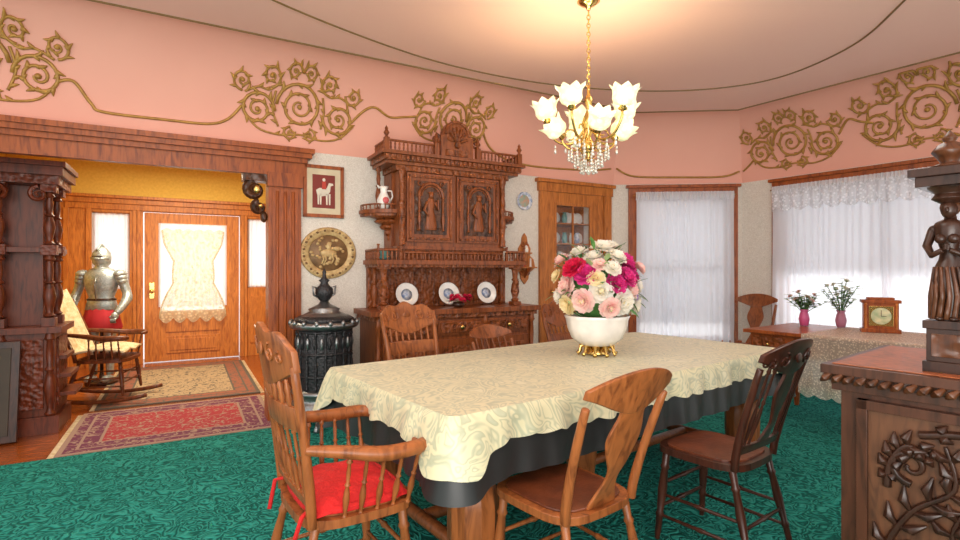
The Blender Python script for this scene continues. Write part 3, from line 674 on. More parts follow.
def cloth(name, z, drop, cdrop, mat, off0, amp, scal, parent=None):
    per = []; r = .04
    cs = [(LX-r, -LY+r, -pi/2), (LX-r, LY-r, 0), (-LX+r, LY-r, pi/2), (-LX+r, -LY+r, pi)]
    for ci, (cx, cy, a0) in enumerate(cs):
        for k in range(9):
            a = a0+pi/2*k/8; per.append((cx+r*cos(a), cy+r*sin(a), cos(a), sin(a), 1.0))
        nx = cs[(ci+1) % 4]; a = a0+pi/2; x0, y0 = cx+r*cos(a), cy+r*sin(a); x1, y1 = nx[0]+r*cos(a), nx[1]+r*sin(a)
        L = sqrt((x1-x0)**2+(y1-y0)**2); n = int(L/.015)
        for k in range(1, n):
            t = k/n; dd = min(t, 1-t)*L; per.append((x0+(x1-x0)*t, y0+(y1-y0)*t, cos(a), sin(a), math.exp(-(dd/.09)**2)))
    n = len(per); rows = 9; vs = []; fs = []
    for j in range(rows+1):
        v = j/rows; acc = 0
        for i, (x, y, nx, ny, c) in enumerate(per):
            px, py = per[i-1][0], per[i-1][1]; acc += sqrt((x-px)**2+(y-py)**2) if i else 0
            D = drop+cdrop*c+scal*abs(sin(acc*pi/.12))
            o = off0+.008*min(1, v*4)+amp*v*(sin(acc*19)+.7*sin(acc*43+1)+.6*sin(acc*7))*(1-c*.5)+.045*c*v+amp*v*1.6
            zz = z-(D*v if v > 0 else 0)
            if j == 0: o = off0-.004
            vs.append((x+nx*o, y+ny*o, zz if j else z))
    for j in range(rows):
        for i in range(n): k = (i+1) % n; fs.append((j*n+i, (j+1)*n+i, (j+1)*n+k, j*n+k))
    b = Bd(); b.add(vs, fs, mat, True); b.add([vs[i] for i in range(n)], [tuple(range(n))], mat)
    return b.done(name, FT, parent=parent)
cloth('underlay_cloth', .767, .26, .03, UNDER, .003, .009, 0, parent=TAB)
cloth('damask_tablecloth', .785, .115, .085, DAMASK, .010, .013, .012)

# ------------------------------------------------------------------ chairs
def chair(loc, ang, wm, style='splat', W=.44, D=.42, Hh=.98, seat=None, arms=False, cushion=None, name='dining_chair', rock=False, sh=.45, carve=None, z=.012, lean=.15):
    b = Bd(); seat = seat or wm; carve = carve or wm
    ow = []
    for k in range(28):
        a = 2*pi*k/28; cx, sy = cos(a), sin(a); ex = .5
        x = W/2*math.copysign(abs(cx)**ex, cx)*(1+.07*sy); y = D/2*math.copysign(abs(sy)**ex, sy); ow.append((x, y))
    b.prz(ow, sh-.03, sh, wm); b.prz([(x*.86, y*.86) for x, y in ow], sh, sh+.008, seat)
    if cushion:
        def cu(u, v):
            x = (u*2-1); y = (v*2-1); return (x*W*.43, y*D*.42, sh+.012+.05*sqrt(max(0, (1-x**4)*(1-y**4)))+.006*sin(x*9)*sin(y*8))
        b.surf(cu, 16, 16, cushion)
        b.tube([(x*.86, y*.84, sh+.018) for x, y in ow], .014, cushion, 6, True)
        for sx in (-1, 1):
            b.tube([(sx*W*.35, -D*.42, sh+.03), (sx*W*.4, -D*.5, sh+.02), (sx*W*.36, -D*.56, sh-.08)], .008, cushion)
    yb = -D/2+.03
    fl = .0 if not rock else .07
    F_ = [(sx*W*.47, D*.44, fl) for sx in (-1, 1)]; B_ = [(sx*W*.45, -D*.5-.05, fl) for sx in (-1, 1)]
    for sx, p in zip((-1, 1), F_): b.ax(p, (sx*W*.40, D*.36, sh-.02), LEGP, .021, wm, 10)
    for sx, p in zip((-1, 1), B_): b.ax(p, (sx*W*.38, -D*.38, sh-.02), LEGP, .019, wm, 10)
    def mid(p, q, t): return tuple(p[i]+(q[i]-p[i])*t for i in range(3))
    tf = [(sx*W*.40, D*.36, sh) for sx in (-1, 1)]; tb = [(sx*W*.38, -D*.38, sh) for sx in (-1, 1)]
    ST = [(0, .6), (.45, .8), (.5, 1.15), (.55, .8), (1, .6)]
    for t in (.35, .6):
        b.ax(mid(F_[0], tf[0], t), mid(F_[1], tf[1], t), ST, .012, wm, 8)
    for t in (.3, .52):
        for i in (0, 1): b.ax(mid(F_[i], tf[i], t-.04), mid(B_[i], tb[i], t-.04), ST, .011, wm, 8)
    b.ax(mid(B_[0], tb[0], .42), mid(B_[1], tb[1], .42), ST, .011, wm, 8)
    def by(x, zz):
        t = max(0, (zz-sh)/(Hh-sh)); return yb-lean*(t**1.25)-.035*(1-(x/(W*.5))**2)*min(1, t*3)
    for sx in (-1, 1):
        P = [(sx*W*(.42+.08*t), by(sx*W*.5, sh-.02+(Hh-.06-sh)*t), sh-.02+(Hh-.06-sh)*t) for t in [i/8 for i in range(9)]]
        b.tube(P, [.017, .018, .018, .017, .016, .016, .016, .015, .014], wm, 8)
    ch = .15 if style == 'carved' else (.07 if style == 'low' else .10)
    def crest(u, v):
        x = (u*2-1)*W*.53; top = Hh+.035*cos(x/(W*.53)*pi*.5)-.02*abs(x/(W*.53))**3+(.012*cos(x/(W*.53)*pi*3) if style == 'carved' else 0)
        bot = Hh-ch+.03*(x/(W*.53))**2-(.02*cos(x/(W*.53)*pi) if style != 'low' else 0); zz = bot+(top-bot)*v
        return (x, by(x, zz)-.009, zz)
    b.slab(crest, 18, 5, (0, .02, 0), wm)
    for fy in (-.012, .014):
        for sg in (-1, 1):
            for (cx, rz, r) in ((.10, Hh-.05, .035), (.17, Hh-.06, .022)):
                if style in ('low', 'splat'): continue
                pts = spiral(sg*cx, rz, r, pi/2, 1.4, sg); b.tube([(x, by(x, zz)+fy, zz) for x, zz in pts], .005, carve, 5)
        if style not in ('low', 'splat'): b.ell((0, by(0, Hh-.04)+fy, Hh-.045), (.03, .006, .025), carve, 10, 6)
    zr = sh+.07
    def rail(z0, z1):
        b.slab(lambda u, v: ((u*2-1)*W*.45, by((u*2-1)*W*.45, z0+(z1-z0)*v)-.008, z0+(z1-z0)*v), 12, 1, (0, .016, 0), wm)
    if style in ('splat', 'both'):
        sw = .075 if style == 'splat' else .05
        def hw(t): return sw*(.62+.55*math.exp(-((t-.68)/.2)**2)+.35*math.exp(-((t-0)/.12)**2)-.25*math.exp(-((t-.3)/.12)**2)+.25*math.exp(-((t-1)/.08)**2))
        z0 = sh if style == 'splat' else zr
        def sp(u, v):
            zz = z0+(Hh-.08-z0)*v; x = (u*2-1)*hw(v); return (x, by(x, zz)-.006, zz)
        b.slab(sp, 6, 20, (0, .012, 0), wm)
        if style == 'both':
            rail(zr-.02, zr+.02)
            for x in (-.15, -.115, .115, .15): b.ax((x, by(x, zr), zr), (x*1.05, by(x, Hh-.08), Hh-.07), BAL, .010, wm, 8)
    else:
        rail(zr-.02, zr+.015)
        if style == 'carved': rail(Hh-.30, Hh-.22)
        ns = 7 if style != 'low' else 6
        for i in range(ns):
            x = (-.5+i/(ns-1))*W*.72; zt = Hh-ch+.02 if style != 'carved' else Hh-.29
            b.ax((x, by(x, zr), zr), (x, by(x, zt), zt), BAL, .010, wm, 8)
            if style == 'carved': b.ax((x, by(x, Hh-.23), Hh-.23), (x, by(x, Hh-.13), Hh-.13), SPIN, .010, wm, 8)
    if arms:
        for sx in (-1, 1):
            az = sh+.21
            P = catmull([(sx*W*.47, by(sx*W*.5, az+.04), az+.04), (sx*(W*.53), -D*.2, az+.02), (sx*(W*.60), D*.1, az), (sx*(W*.60), D*.40, az), (sx*(W*.50), D*.52, az-.004), (sx*(W*.42), D*.46, az-.01)], 5)
            n = len(P)
            b.tube(P, [.016+.012*sin(pi*min(1, i/n*1.1)) for i in range(n)], wm, 8)
            for t in (.15, .32, .5, .68, .85):
                yy = -D*.3+t*D*.8; b.ax((sx*W*.46, yy, sh-.01), (sx*(W*.50+.035*t*2), yy+.01, az-.005), BAL, .012, wm, 8)
    if rock:
        for sx in (-1, 1):
            P = [(sx*W*.46, y, .02+.22*(y*1.15)**2+.0) for y in [-.50+i*.09 for i in range(11)]]
            b.tube(P, .02, wm, 8)
    return b.done(name, FR(loc[0], loc[1], ang-90, z), .003 if not rock else 0)
chair((-.52, 1.99), 34, W_CHAIR, 'carved', W=.47, D=.42, Hh=1.06, arms=True, cushion=REDCUSH, name='dining_armchair', lean=.08)
chair((.32, 2.0), 127, W_CHAIR, 'splat', W=.42, Hh=.93, seat=LEATHER)
chair((1.12, 2.47), 127, W_CHDK, 'both', W=.42, Hh=.965, seat=LEATHER)
chair((-.31, 3.36), -53, W_CHAIR, 'carved', W=.40, Hh=1.02)
chair((.27, 3.76), -53, W_CHAIR2, 'low', W=.38, Hh=.83)
chair((.86, 4.14), -53, W_CHAIR2, 'carved', W=.40, Hh=.98)
chair((2.95, 5.75), 225, W_CHAIR2, 'splat', W=.42, Hh=.98)

# ------------------------------------------------------------------ flowers
def flower(b, c, d, R, mat, layers=4, core=None):
    d = Vector(d).normalized(); q = d.to_track_quat('Z', 'Y').to_matrix().to_4x4(); M0 = b.M
    b.M = M0 @ Matrix.Translation(c) @ q
    for l in range(layers):
        npet = 5+l; el = .25+1.15*l/max(1, layers-1); L = R*(.65+.4*l/layers); w = L*.48; ph = random.random()*6
        for k in range(npet):
            a = ph+2*pi*k/npet; ca, sa = cos(a), sin(a); jit = random.uniform(-.12, .12)
            def fn(u, v):
                uu = (u*2-1); ww = w*sin(pi*min(1, .12+.78*v))**.7
                rad = L*v*sin(el+jit)*(1)+.12*R*sin(pi*v)*.5; h = L*v*cos(el+jit)*1.0+R*.05*uu*uu-.1*R*v*v*l/layers
                h += .05*R*sin(uu*5+k)*v
                return (ca*rad-sa*uu*ww, sa*rad+ca*uu*ww, h-(R*.35))
            b.surf(fn, 4, 4, mat)
    if core: b.ell((0, 0, 0), (R*.22, R*.22, R*.18), core, 8, 5)
    b.M = M0
def leaf(b, p, d, L, w, mat):
    p = Vector(p); d = Vector(d).normalized(); s = d.cross(Vector((0, 0, 1))); s = s.normalized() if s.length > .01 else Vector((1, 0, 0)); up = s.cross(d)
    b.surf(lambda u, v: p+d*L*v+s*(u*2-1)*w*sin(pi*min(1, v*.95+.03))+up*(-.25*L*v*v+.15*w*abs(u*2-1)), 2, 6, mat)
def petal(name, c, c2, t=.35):
    m, nt, bb = base(name); bb.inputs['Roughness'].default_value = .6
    v = coords(nt); n = N(nt, 'ShaderNodeTexNoise'); n.inputs['Scale'].default_value = 30; nt.links.new(v, n.inputs['Vector'])
    r = ramp(nt, [(.35, c), (.65, c2)]); nt.links.new(n.outputs['Fac'], r.inputs['Fac']); nt.links.new(r.outputs['Color'], bb.inputs['Base Color'])
    tl = N(nt, 'ShaderNodeBsdfTranslucent'); nt.links.new(r.outputs['Color'], tl.inputs['Color']); mx = N(nt, 'ShaderNodeMixShader'); mx.inputs[0].default_value = t
    nt.links.new(bb.outputs[0], mx.inputs[1]); nt.links.new(tl.outputs[0], mx.inputs[2]); nt.links.new(mx.outputs[0], nt.nodes['Material Output'].inputs['Surface'])
    return m
MAG = petal('petal_magenta', (.80, .06, .32), (.62, .03, .22)); PNK = petal('petal_pink', (.95, .60, .58), (.92, .74, .66))
WHT = petal('petal_white', (.92, .90, .84), (.88, .84, .72)); YEL = petal('petal_yellow', (.95, .86, .58), (.9, .78, .45)); RED_ = petal('petal_red', (.82, .03, .12), (.6, .01, .06)); LAV = petal('petal_lavender', (.60, .38, .75), (.45, .25, .6))
BX, BY = .71, 3.16
b = Bd(); b.lathe([(.06, 0), (.075, .008), (.05, .02), (.055, .05)], (0, 0, 0), BRASS, 24)
for k in range(10): a = 2*pi*k/10; b.tube([(.05*cos(a), .05*sin(a), .055), (.10*cos(a), .10*sin(a), .05), (.105*cos(a), .105*sin(a), .015), (.12*cos(a), .12*sin(a), .004)], [.012, .012, .008, .013], BRASS)
b.lathe([(.05, .05), (.1, .06), (.15, .10), (.175, .16), (.185, .215), (.195, .235), (.19, .238), (.17, .21), (.1, .1), (.001, .08)], (0, 0, 0), WHITEP, 40, rib=.02, nrib=16)
b.done('porcelain_flower_bowl', Matrix.Translation((BX, BY, .790)))
b = Bd()
FLW = [(.17, .0, 1.38, MAG, .10), (.22, .02, 1.29, MAG, .08), (-.17, -.1, 1.34, RED_, .085), (-.10, -.16, 1.30, MAG, .085), (.02, -.08, 1.46, WHT, .085), (.09, -.14, 1.40, WHT, .07), (.08, -.19, 1.24, MAG, .075), (.15, -.15, 1.28, MAG, .08),
       (-.02, -.21, 1.19, WHT, .08), (.12, -.19, 1.12, WHT, .09), (.19, -.1, 1.2, PNK, .085), (-.21, -.07, 1.22, PNK, .08), (-.13, -.19, 1.13, PNK, .08), (-.05, -.2, 1.27, YEL, .06), (.03, -.23, 1.09, PNK, .07), (-.21, -.1, 1.1, YEL, .07),
       (.23, -.03, 1.1, WHT, .085), (-.22, .03, 1.38, PNK, .065), (-.12, -.02, 1.43, WHT, .07), (-.04, -.1, 1.40, WHT, .07), (.1, .05, 1.47, WHT, .065), (.26, .02, 1.22, WHT, .06), (-.24, 0, 1.15, WHT, .07), (.05, -.2, 1.33, WHT, .06), (-.02, -.17, 1.35, PNK, .055), (.22, -.05, 1.15, LAV, .05),
       (0, .2, 1.35, PNK, .08), (-.15, .18, 1.25, WHT, .08), (.18, .18, 1.2, YEL, .08), (0, .22, 1.15, MAG, .08), (-.26, -.02, 1.28, YEL, .05), (.27, .0, 1.33, PNK, .05)]
for x, y, z, m, r in FLW:
    z = z-.01
    flower(b, (BX+x, BY+y, z), (x, y, (z-1.18)*1.2+.03), r, m, 4, YEL if m in (WHT, PNK) else None)
    b.tube([(BX, BY, .95), (BX+x*.5, BY+y*.5, (z+.95)/2), (BX+x*.9, BY+y*.9, z-.02)], .004, GREEN, 5)
for k in range(90):
    a = random.random()*2*pi; el = random.uniform(-.5, 1.3); r = random.uniform(.16, .28); d = Vector((cos(a)*cos(el), sin(a)*cos(el), sin(el)))
    leaf(b, Vector((BX, BY, 1.2))+Vector((d.x*r*.9, d.y*r*.9, d.z*r*.95)), d+Vector((random.uniform(-.5, .5), random.uniform(-.5, .5), random.uniform(-.3, .4))), random.uniform(.05, .1), .017, random.choice([GREEN, GREEN, LGREEN]))
b.ell((BX, BY, 1.17), (.16, .16, .18), GREEN, 16, 12)
b.done('flower_bouquet')
b = Bd()
b.lathe([(.04, 0), (.06, .02), (.05, .05)], (0, 0, 0), W_DARK, 14)
for k in range(14): a = k*2.4; r = .03+.09*(k % 3)/2; flower(b, (r*cos(a), r*sin(a)*.6, .08+.03*(k % 2)), (cos(a)*.5, sin(a)*.5, 1), .042, RED_ if k % 3 else PNK, 3)
for k in range(12): a = k*.52; leaf(b, (.04*cos(a), .04*sin(a), .06), (cos(a), sin(a), .2), .08, .015, GREEN)
b.done('red_flower_arrangement', at(FH, .02, -.38, .947))

# ------------------------------------------------------------------ chandelier
b = Bd()
b.lathe([(.001, 0), (.07, 0), (.075, -.015), (.05, -.035), (.02, -.05), (.012, -.07)][::-1], (0, 0, 3.095), BRASS, 24)
z = 3.02; k = 0
while z > 2.50:
    ax = k % 2
    P = [((.011*cos(a) if ax else 0), (0 if ax else .011*cos(a)), z-.016+.019*sin(a)) for a in [i*2*pi/8 for i in range(8)]]
    b.tube(P, .0036, BRASS, 5, True); z -= .028; k += 1
b.lathe([(.001, 2.02), (.02, 2.03), (.012, 2.06), (.035, 2.09), (.05, 2.12), (.03, 2.15), (.015, 2.18), (.03, 2.22), (.045, 2.27), (.03, 2.32), (.013, 2.36), (.02, 2.40), (.03, 2.43), (.012, 2.46), (.01, 2.52), (.001, 2.53)], (0, 0, 0), BRASS, 20)
def shade(x, y, z, a, tilt, s=1):
    M = b.M; b.M = Matrix.Translation((x, y, z)) @ Matrix.Rotation(a, 4, 'Z') @ Matrix.Rotation(tilt, 4, 'Y')
    b.lathe([(.01, -.03), (.03, -.02), (.022, 0), (.03, .005)], (0, 0, 0), BRASS, 14)
    prof = [(.028, .0), (.058, .015), (.072, .04), (.070, .065), (.074, .09), (.094*s, .115)]
    vs = []; seg = 32
    for i, (r, zz) in enumerate(prof):
        for k in range(seg): aa = 2*pi*k/seg; f = .10*(i/5)**2; vs.append((r*(1+f*cos(8*aa))*cos(aa), r*(1+f*cos(8*aa))*sin(aa), zz+.012*(i/5)**3*cos(8*aa)))
    b.add(vs, [(i*seg+k, i*seg+(k+1) % seg, (i+1)*seg+(k+1) % seg, (i+1)*seg+k) for i in range(5) for k in range(seg)], SHGLASS, True)
    b.M = M
LP = []
for k in range(5):
    a = 2*pi*k/5+.35; ca, sa = cos(a), sin(a)
    P = catmull([(.03*ca, .03*sa, 2.23), (.10*ca, .10*sa, 2.15), (.20*ca, .20*sa, 2.16), (.26*ca, .26*sa, 2.24), (.27*ca, .27*sa, 2.29)], 6); b.tube(P, .008, BRASS, 8)
    P = [(.12*ca+.035*cos(t)*ca, .12*sa+.035*cos(t)*sa, 2.205+.035*sin(t)) for t in [i*.5 for i in range(11)]]; b.tube(P, .005, BRASS, 6)
    shade(.275*ca, .275*sa, 2.32, a, .15); LP.append((.29*ca, .29*sa, 2.40))
    for j in range(3):
        r = .08+.07*j; b.ell((r*ca, r*sa, 2.13), (.008, .008, .012), CRYSTAL, 6, 4); b.ell((r*ca, r*sa, 2.10), (.010, .010, .018), CRYSTAL, 6, 4)
for k in range(4):
    a = 2*pi*k/4+.1; ca, sa = cos(a), sin(a)
    b.tube(catmull([(.03*ca, .03*sa, 2.14), (.09*ca, .09*sa, 2.09), (.16*ca, .16*sa, 2.12), (.18*ca, .18*sa, 2.16)], 5), .007, BRASS, 8); shade(.185*ca, .185*sa, 2.19, a, .75, .9)
for ring, (r, z0, n) in enumerate(((.13, 2.12, 16), (.09, 2.07, 12), (.05, 2.03, 9))):
    b.tube([(r*cos(i*2*pi/24), r*sin(i*2*pi/24), z0) for i in range(24)], .003, BRASS, 5, True)
    for k in range(n):
        a = 2*pi*k/n
        for j in range(4): b.ell((r*cos(a), r*sin(a), z0-.015-.022*j), (.006+.002*j, .006+.002*j, .011), CRYSTAL, 6, 4)
b.ell((0, 0, 1.96), (.018, .018, .03), CRYSTAL, 8, 6)
CHX, CHY = .72, 3.45
b.done('chandelier', Matrix.Translation((CHX, CHY, 0)))
for k, (x, y, z) in enumerate(LP):
    l = bpy.data.lights.new('chandelier_bulb', 'POINT'); l.energy = 5; l.color = (1, .88, .66); l.shadow_soft_size = .06
    o = bpy.data.objects.new('chandelier_bulb', l); S.collection.objects.link(o); o.location = (CHX+x, CHY+y, z)

# ------------------------------------------------------------------ bay table & its things
FB = FR(2.3, 4.55, -55.4)
b = Bd(); b.box(0, 1.6, 0, .9, .745, .775, W_RED); b.box(.05, 1.55, .04, .86, .58, .745, W_RED)
for x in (.2, .75, 1.25): b.box(x-.13, x+.13, .03, .05, .605, .72, W_HCARV); b.ell((x, .02, .66), .014, BRASS)
for x in (.07, 1.53):
    for y in (.07, .83): b.ax((x, y, 0), (x, y, .60), LEGP, .035, W_RED, 12)
b.done('writing_table', FB @ Matrix.Translation((0, 0, .013)), .004)
b = Bd()
def lc(u, v):
    x = .48+.92*u
    if v < .3: return (x, .85-.87*(v/.3), .791)
    t = (v-.3)/.7; return (x+.01*sin(t*5), -.018-.03*t+.016*t*sin(x*40), .791-.46*t-.03*abs(sin(x*26))*(t > .9))
b.surf(lc, 90, 30, LACE); b.done('lace_table_runner', FB)
def plant(name, x, y, h, vm, fm, n=20):
    b = Bd(); b.lathe([(.03, 0), (.035, .01), (.045, .06), (.035, .11), (.028, .13), (.04, .15), (.03, .145)], (0, 0, 0), vm, 18)
    for k in range(n):
        a = k*2.4; r = random.uniform(.05, .17); zz = random.uniform(.20, h); p = [(0, 0, .1), (r*.4*cos(a), r*.4*sin(a), (.1+zz)/2), (r*cos(a), r*sin(a), zz)]; b.tube(catmull(p, 3), .003, GREEN, 5)
        for j in range(8): leaf(b, Vector(p[1]).lerp(Vector(p[2]), j/7), (cos(a+j*2), sin(a+j*2), .4), .06, .018, random.choice([GREEN, LGREEN, LGREEN]))
        if k % 2: flower(b, p[2], (cos(a), sin(a), 1), .026, fm, 2)
    b.done(name, at(FB, x, y, .792))
plant('potted_flower_plant', .21, .66, .32, plain('vase_magenta', (.6, .10, .26), .3), PNK)
plant('vase_of_greenery', .46, .78, .42, plain('vase_mauve', (.5, .2, .3), .3), WHT)
b = Bd(); b.box(-.13, .13, -.06, .06, 0, .03, W_RED); b.box(-.115, .115, -.05, .05, .03, .24, W_RED); b.box(-.13, .13, -.06, .06, .24, .265, W_RED); b.box(-.09, .09, -.04, .04, .265, .285, W_RED)
b.box(-.08, .08, -.056, -.05, .055, .215, BRASS); b.M = Matrix.Translation((0, -.056, .135)) @ Matrix.Rotation(radians(90), 4, 'X'); b.lathe([(.068, 0), (.066, .004), (.001, .004)], (0, 0, 0), plain('clock_face_dial', (.35, .45, .25), .5, col2=(.7, .65, .4), nscale=20), 28); b.M = Matrix()
b.box(-.002, .002, -.064, -.06, .135, .185, W_DARK); b.box(0, .035, -.064, -.06, .133, .137, W_DARK)
for x in (-.1, .1): b.ax((x, -.052, .03), (x, -.052, .24), BAL, .012, W_ORANGE)
b.done('mantel_clock', at(FB, .80, .62, .792, 25), .002)

# ------------------------------------------------------------------ right dark carved cabinet
FC = FR(1.215, 1.75, -52)
b = Bd(); D_ = wood('wood_cabinet_dark', (.065, .023, .011), (.020, .008, .004), rough=.32); K = W_DCARV; W_CF = wood('wood_cabinet_front', (.105, .042, .018), (.045, .017, .008), rough=.42)
DK = wood('wood_carving_ebonised', (.035, .014, .008), (.012, .005, .003), rough=.3)
b.box(0, 1.5, 0, .62, .013, .93, D_)
b.box(-.02, 1.52, -.02, .64, .013, .12, D_)
b.box(-.02, 1.52, -.025, .64, .90, .93, D_); b.box(-.045, 1.545, -.05, .66, .955, .985, D_); b.box(-.03, 1.53, -.035, .65, .93, .955, K)
b.box(-.02, 1.50, -.02, .62, .985, .988, wood('wood_cabinet_top', (.34, .10, .035), (.2, .06, .02)))
for k in range(48):
    x = -.03+k*.032
    b.tube([(x-.014, -.045, .928), (x, -.056, .94), (x+.014, -.045, .954)], [.006, .013, .006], K, 6)
for k in range(20): b.ell((-.04, k*.033, .94), (.014, .017, .013), K, 8, 5)
for x0 in (.05, .78):
    b.box(x0, x0+.64, -.012, 0, .16, .87, W_CF)
    for a_, c_, d_, e_ in ((x0, x0+.64, .85, .88), (x0, x0+.64, .14, .17), (x0-.0, x0+.03, .14, .88), (x0+.61, x0+.64, .14, .88)): b.box(a_, c_, -.028, 0, d_, e_, D_)
    def acan(P, w):
        P = catmull(P, 5); n = len(P); b.tube([(p.x, -.02, p.z) for p in P], [.013-.007*i/n for i in range(n)], DK, 6)
        for i in range(2, n-1, 2):
            t = (P[i]-P[i-1]).normalized(); nx, nz = -t.z, t.x; ww = w*(.35+.65*sin(pi*i/n))
            for sg in (1, -1):
                A_ = P[i]; b.tube([(A_.x, -.018, A_.z), (A_.x+sg*nx*ww*.5+t.x*ww*.3, -.028, A_.z+sg*nz*ww*.5+t.z*ww*.3), (A_.x+sg*nx*ww*.85+t.x*ww*.9, -.02, A_.z+sg*nz*ww*.85+t.z*ww*.9)], [.005, .015, .003], DK, 6)
    acan([(x0+.06, 0, .18), (x0+.07, 0, .40), (x0+.14, 0, .56), (x0+.24, 0, .66), (x0+.22, 0, .78)], .065)
    acan([(x0+.58, 0, .18), (x0+.5, 0, .3), (x0+.36, 0, .38), (x0+.24, 0, .50), (x0+.26, 0, .6)], .065)
    acan([(x0+.16, 0, .80), (x0+.30, 0, .82), (x0+.45, 0, .74), (x0+.52, 0, .6), (x0+.44, 0, .5)], .055)
    acan([(x0+.12, 0, .2), (x0+.22, 0, .22), (x0+.28, 0, .30), (x0+.22, 0, .38), (x0+.15, 0, .33)], .05)
    acan([(x0+.08, 0, .62), (x0+.09, 0, .70), (x0+.13, 0, .76), (x0+.19, 0, .74)], .045)
    for cx, cz, r, a0, t, sg in ((.14, .70, .055, -pi/2, 1.3, -1), (.36, .56, .07, pi/2, 1.5, -1), (.42, .28, .06, pi, 1.3, 1)):
        relief(b, spiral(x0+cx, cz, r, a0, t, sg), -.02, .013, DK, seg=6)
b.box(-.006, 0, .06, .56, .18, .86, W_CF); b.box(-.014, 0, .12, .50, .24, .8, K)
def figure(x, y):
    D2 = DK
    b.box(x-.055, x+.055, y-.055, y+.055, .985, 1.02, D2); b.box(x-.047, x+.047, y-.047, y+.047, 1.02, 1.12, D2); b.box(x-.055, x+.055, y-.055, y+.055, 1.12, 1.145, D2)
    b.box(x-.035, x+.035, y-.05, y-.046, 1.035, 1.105, K)
    b.tube(catmull([(x, y, 1.145), (x+.008, y-.005, 1.20), (x-.006, y-.012, 1.27), (x+.002, y-.004, 1.33), (x, y-.010, 1.39), (x, y-.004, 1.435), (x, y, 1.455), (x, y, 1.47)], 3), [.040, .038, .036, .034, .034, .036, .036, .034, .032, .028, .025, .024, .028, .034, .037, .038, .034, .024, .015, .013, .014, .014], D2, 16)
    b.ell((x, y-.008, 1.485), (.021, .024, .028), D2, 14, 10); b.ell((x, y-.032, 1.483), (.005, .007, .009), D2, 6, 5)
    b.ell((x, y+.008, 1.493), (.026, .024, .028), K, 12, 8); b.ell((x, y+.02, 1.45), (.014, .014, .035), K)
    for sx in (-1, 1):
        b.ell((x+sx*.036, y-.006, 1.425), .015, D2); b.ell((x+sx*.015, y-.036, 1.395), .015, D2)
        b.tube([(x+sx*.038, y-.006, 1.425), (x+sx*.052, y-.012, 1.375), (x+sx*.035, y-.040, 1.345), (x+sx*.008, y-.048, 1.36)], [.014, .012, .010, .008], D2, 8)
        for j in range(5): b.tube([(x+sx*.008, y-.048, 1.36+.003*j), (x-sx*.004, y-.052, 1.366+.003*j)], .0025, D2, 5)
        b.ell((x+sx*.016, y-.038, 1.152), (.012, .02, .008), D2)
    for k in range(9): a = -pi+pi*k/8; b.tube([(x+.034*cos(a), y+.034*sin(a)-.01, 1.31), (x+.044*cos(a+.2), y+.044*sin(a+.2)-.005, 1.22), (x+.045*cos(a), y+.045*sin(a), 1.15)], [.005, .007, .008], K, 6)
    b.lathe([(.022, 1.505), (.045, 1.52), (.035, 1.535), (.055, 1.555)], (x, y, 0), D2, 16)
    b.box(x-.07, x+.07, y-.07, y+.5, 1.555, 1.585, D2); b.box(x-.085, x+.085, y-.085, y+.51, 1.585, 1.61, D2)
    b.lathe([(.045, 0), (.05, .01), (.022, .02), (.03, .035), (.045, .055), (.03, .075), (.014, .085), (.02, .095), (.012, .105), (.001, .12)], (x, y, 1.61), K, 14)
figure(.26, .09); figure(1.2, .09)
b.box(.26, 1.2, .03, .53, 1.555, 1.585, D_); b.box(.24, 1.24, .56, .62, .985, 1.56, D_)
b.done('carved_dark_cabinet', FC, .003)

# ------------------------------------------------------------------ hall cabinet, armour, rocking chair
b = Bd(); RC = wood('wood_hall_carved', (.15, .030, .010), (.045, .011, .005), carve=.8, cscale=28); RD = wood('wood_hall_dark', (.13, .028, .010), (.05, .012, .005))
x0, x1, y0, y1 = -.85, 0, 0, .5
b.box(x0, x1+.03, y0-.03, y1, 0, .14, RD); b.box(x0, x1, y0, y1, .14, .80, RD); b.box(x0, x1+.05, y0-.05, y1, .80, .85, RD)
b.box(x0, x1-.1, y0+.15, y1, .85, 1.98, RD); b.box(x0, x1+.03, y0-.03, y1, 1.98, 2.05, RC); b.box(x0, x1+.06, y0-.06, y1, 2.05, 2.12, RD); b.box(x0, x1+.08, y0-.08, y1, 2.12, 2.16, RD)
for (x, y) in ((x1-.04, y0+.04), (x1-.04, y0+.32), (x0+.5, y0+.04), (x0+.1, y0+.04)):
    b.box(x-.045, x+.045, y-.045, y+.045, .85, .92, RD); b.ax((x, y, .92), (x, y, 1.42), BAL, .045, RD, 14); b.box(x-.05, x+.05, y-.05, y+.05, 1.42, 1.50, RC); b.ax((x, y, 1.5), (x, y, 1.92), BAL, .04, RD, 14); b.box(x-.05, x+.05, y-.05, y+.05, 1.92, 1.98, RC)
for (x, y) in ((x1-.03, y0-.005), (x1-.33, y0-.005), (x0+.2, y0-.005)): b.ax((x, y, .14), (x, y, .8), BAL, .04, RD, 12)
b.box(x1-.01, x1+.012, y0+.08, y1-.06, .2, .75, RC); b.box(x1-.3, x1-.07, y0-.015, y0, .2, .75, RC); b.box(x0+.25, x1-.36, y0-.015, y0, .2, .75, RC)
b.box(x1-.12, x1-.09, y0+.2, y1-.05, 1.0, 1.9, RC)
b.box(x0, x1, y0+.02, y1, 1.44, 1.48, RD)
relief(b, spiral(x1-.1, 1.9, .06, pi/2, 1.5, 1), y0-.01, .02, RC); relief(b, spiral(x1-.35, 1.9, .06, pi/2, 1.5, -1), y0-.01, .02, RC)
for z, o in ((.6, .06), (.45, .09), (.3, .12)): b.box(x1, x1+o, y0+.1, y1-.05, z-.03, z, RD)
b.done('carved_hall_cabinet', at(F1, -1.80, .48, .0), .003)
b = Bd(); b.M = Matrix.Rotation(radians(-9), 4, 'X')
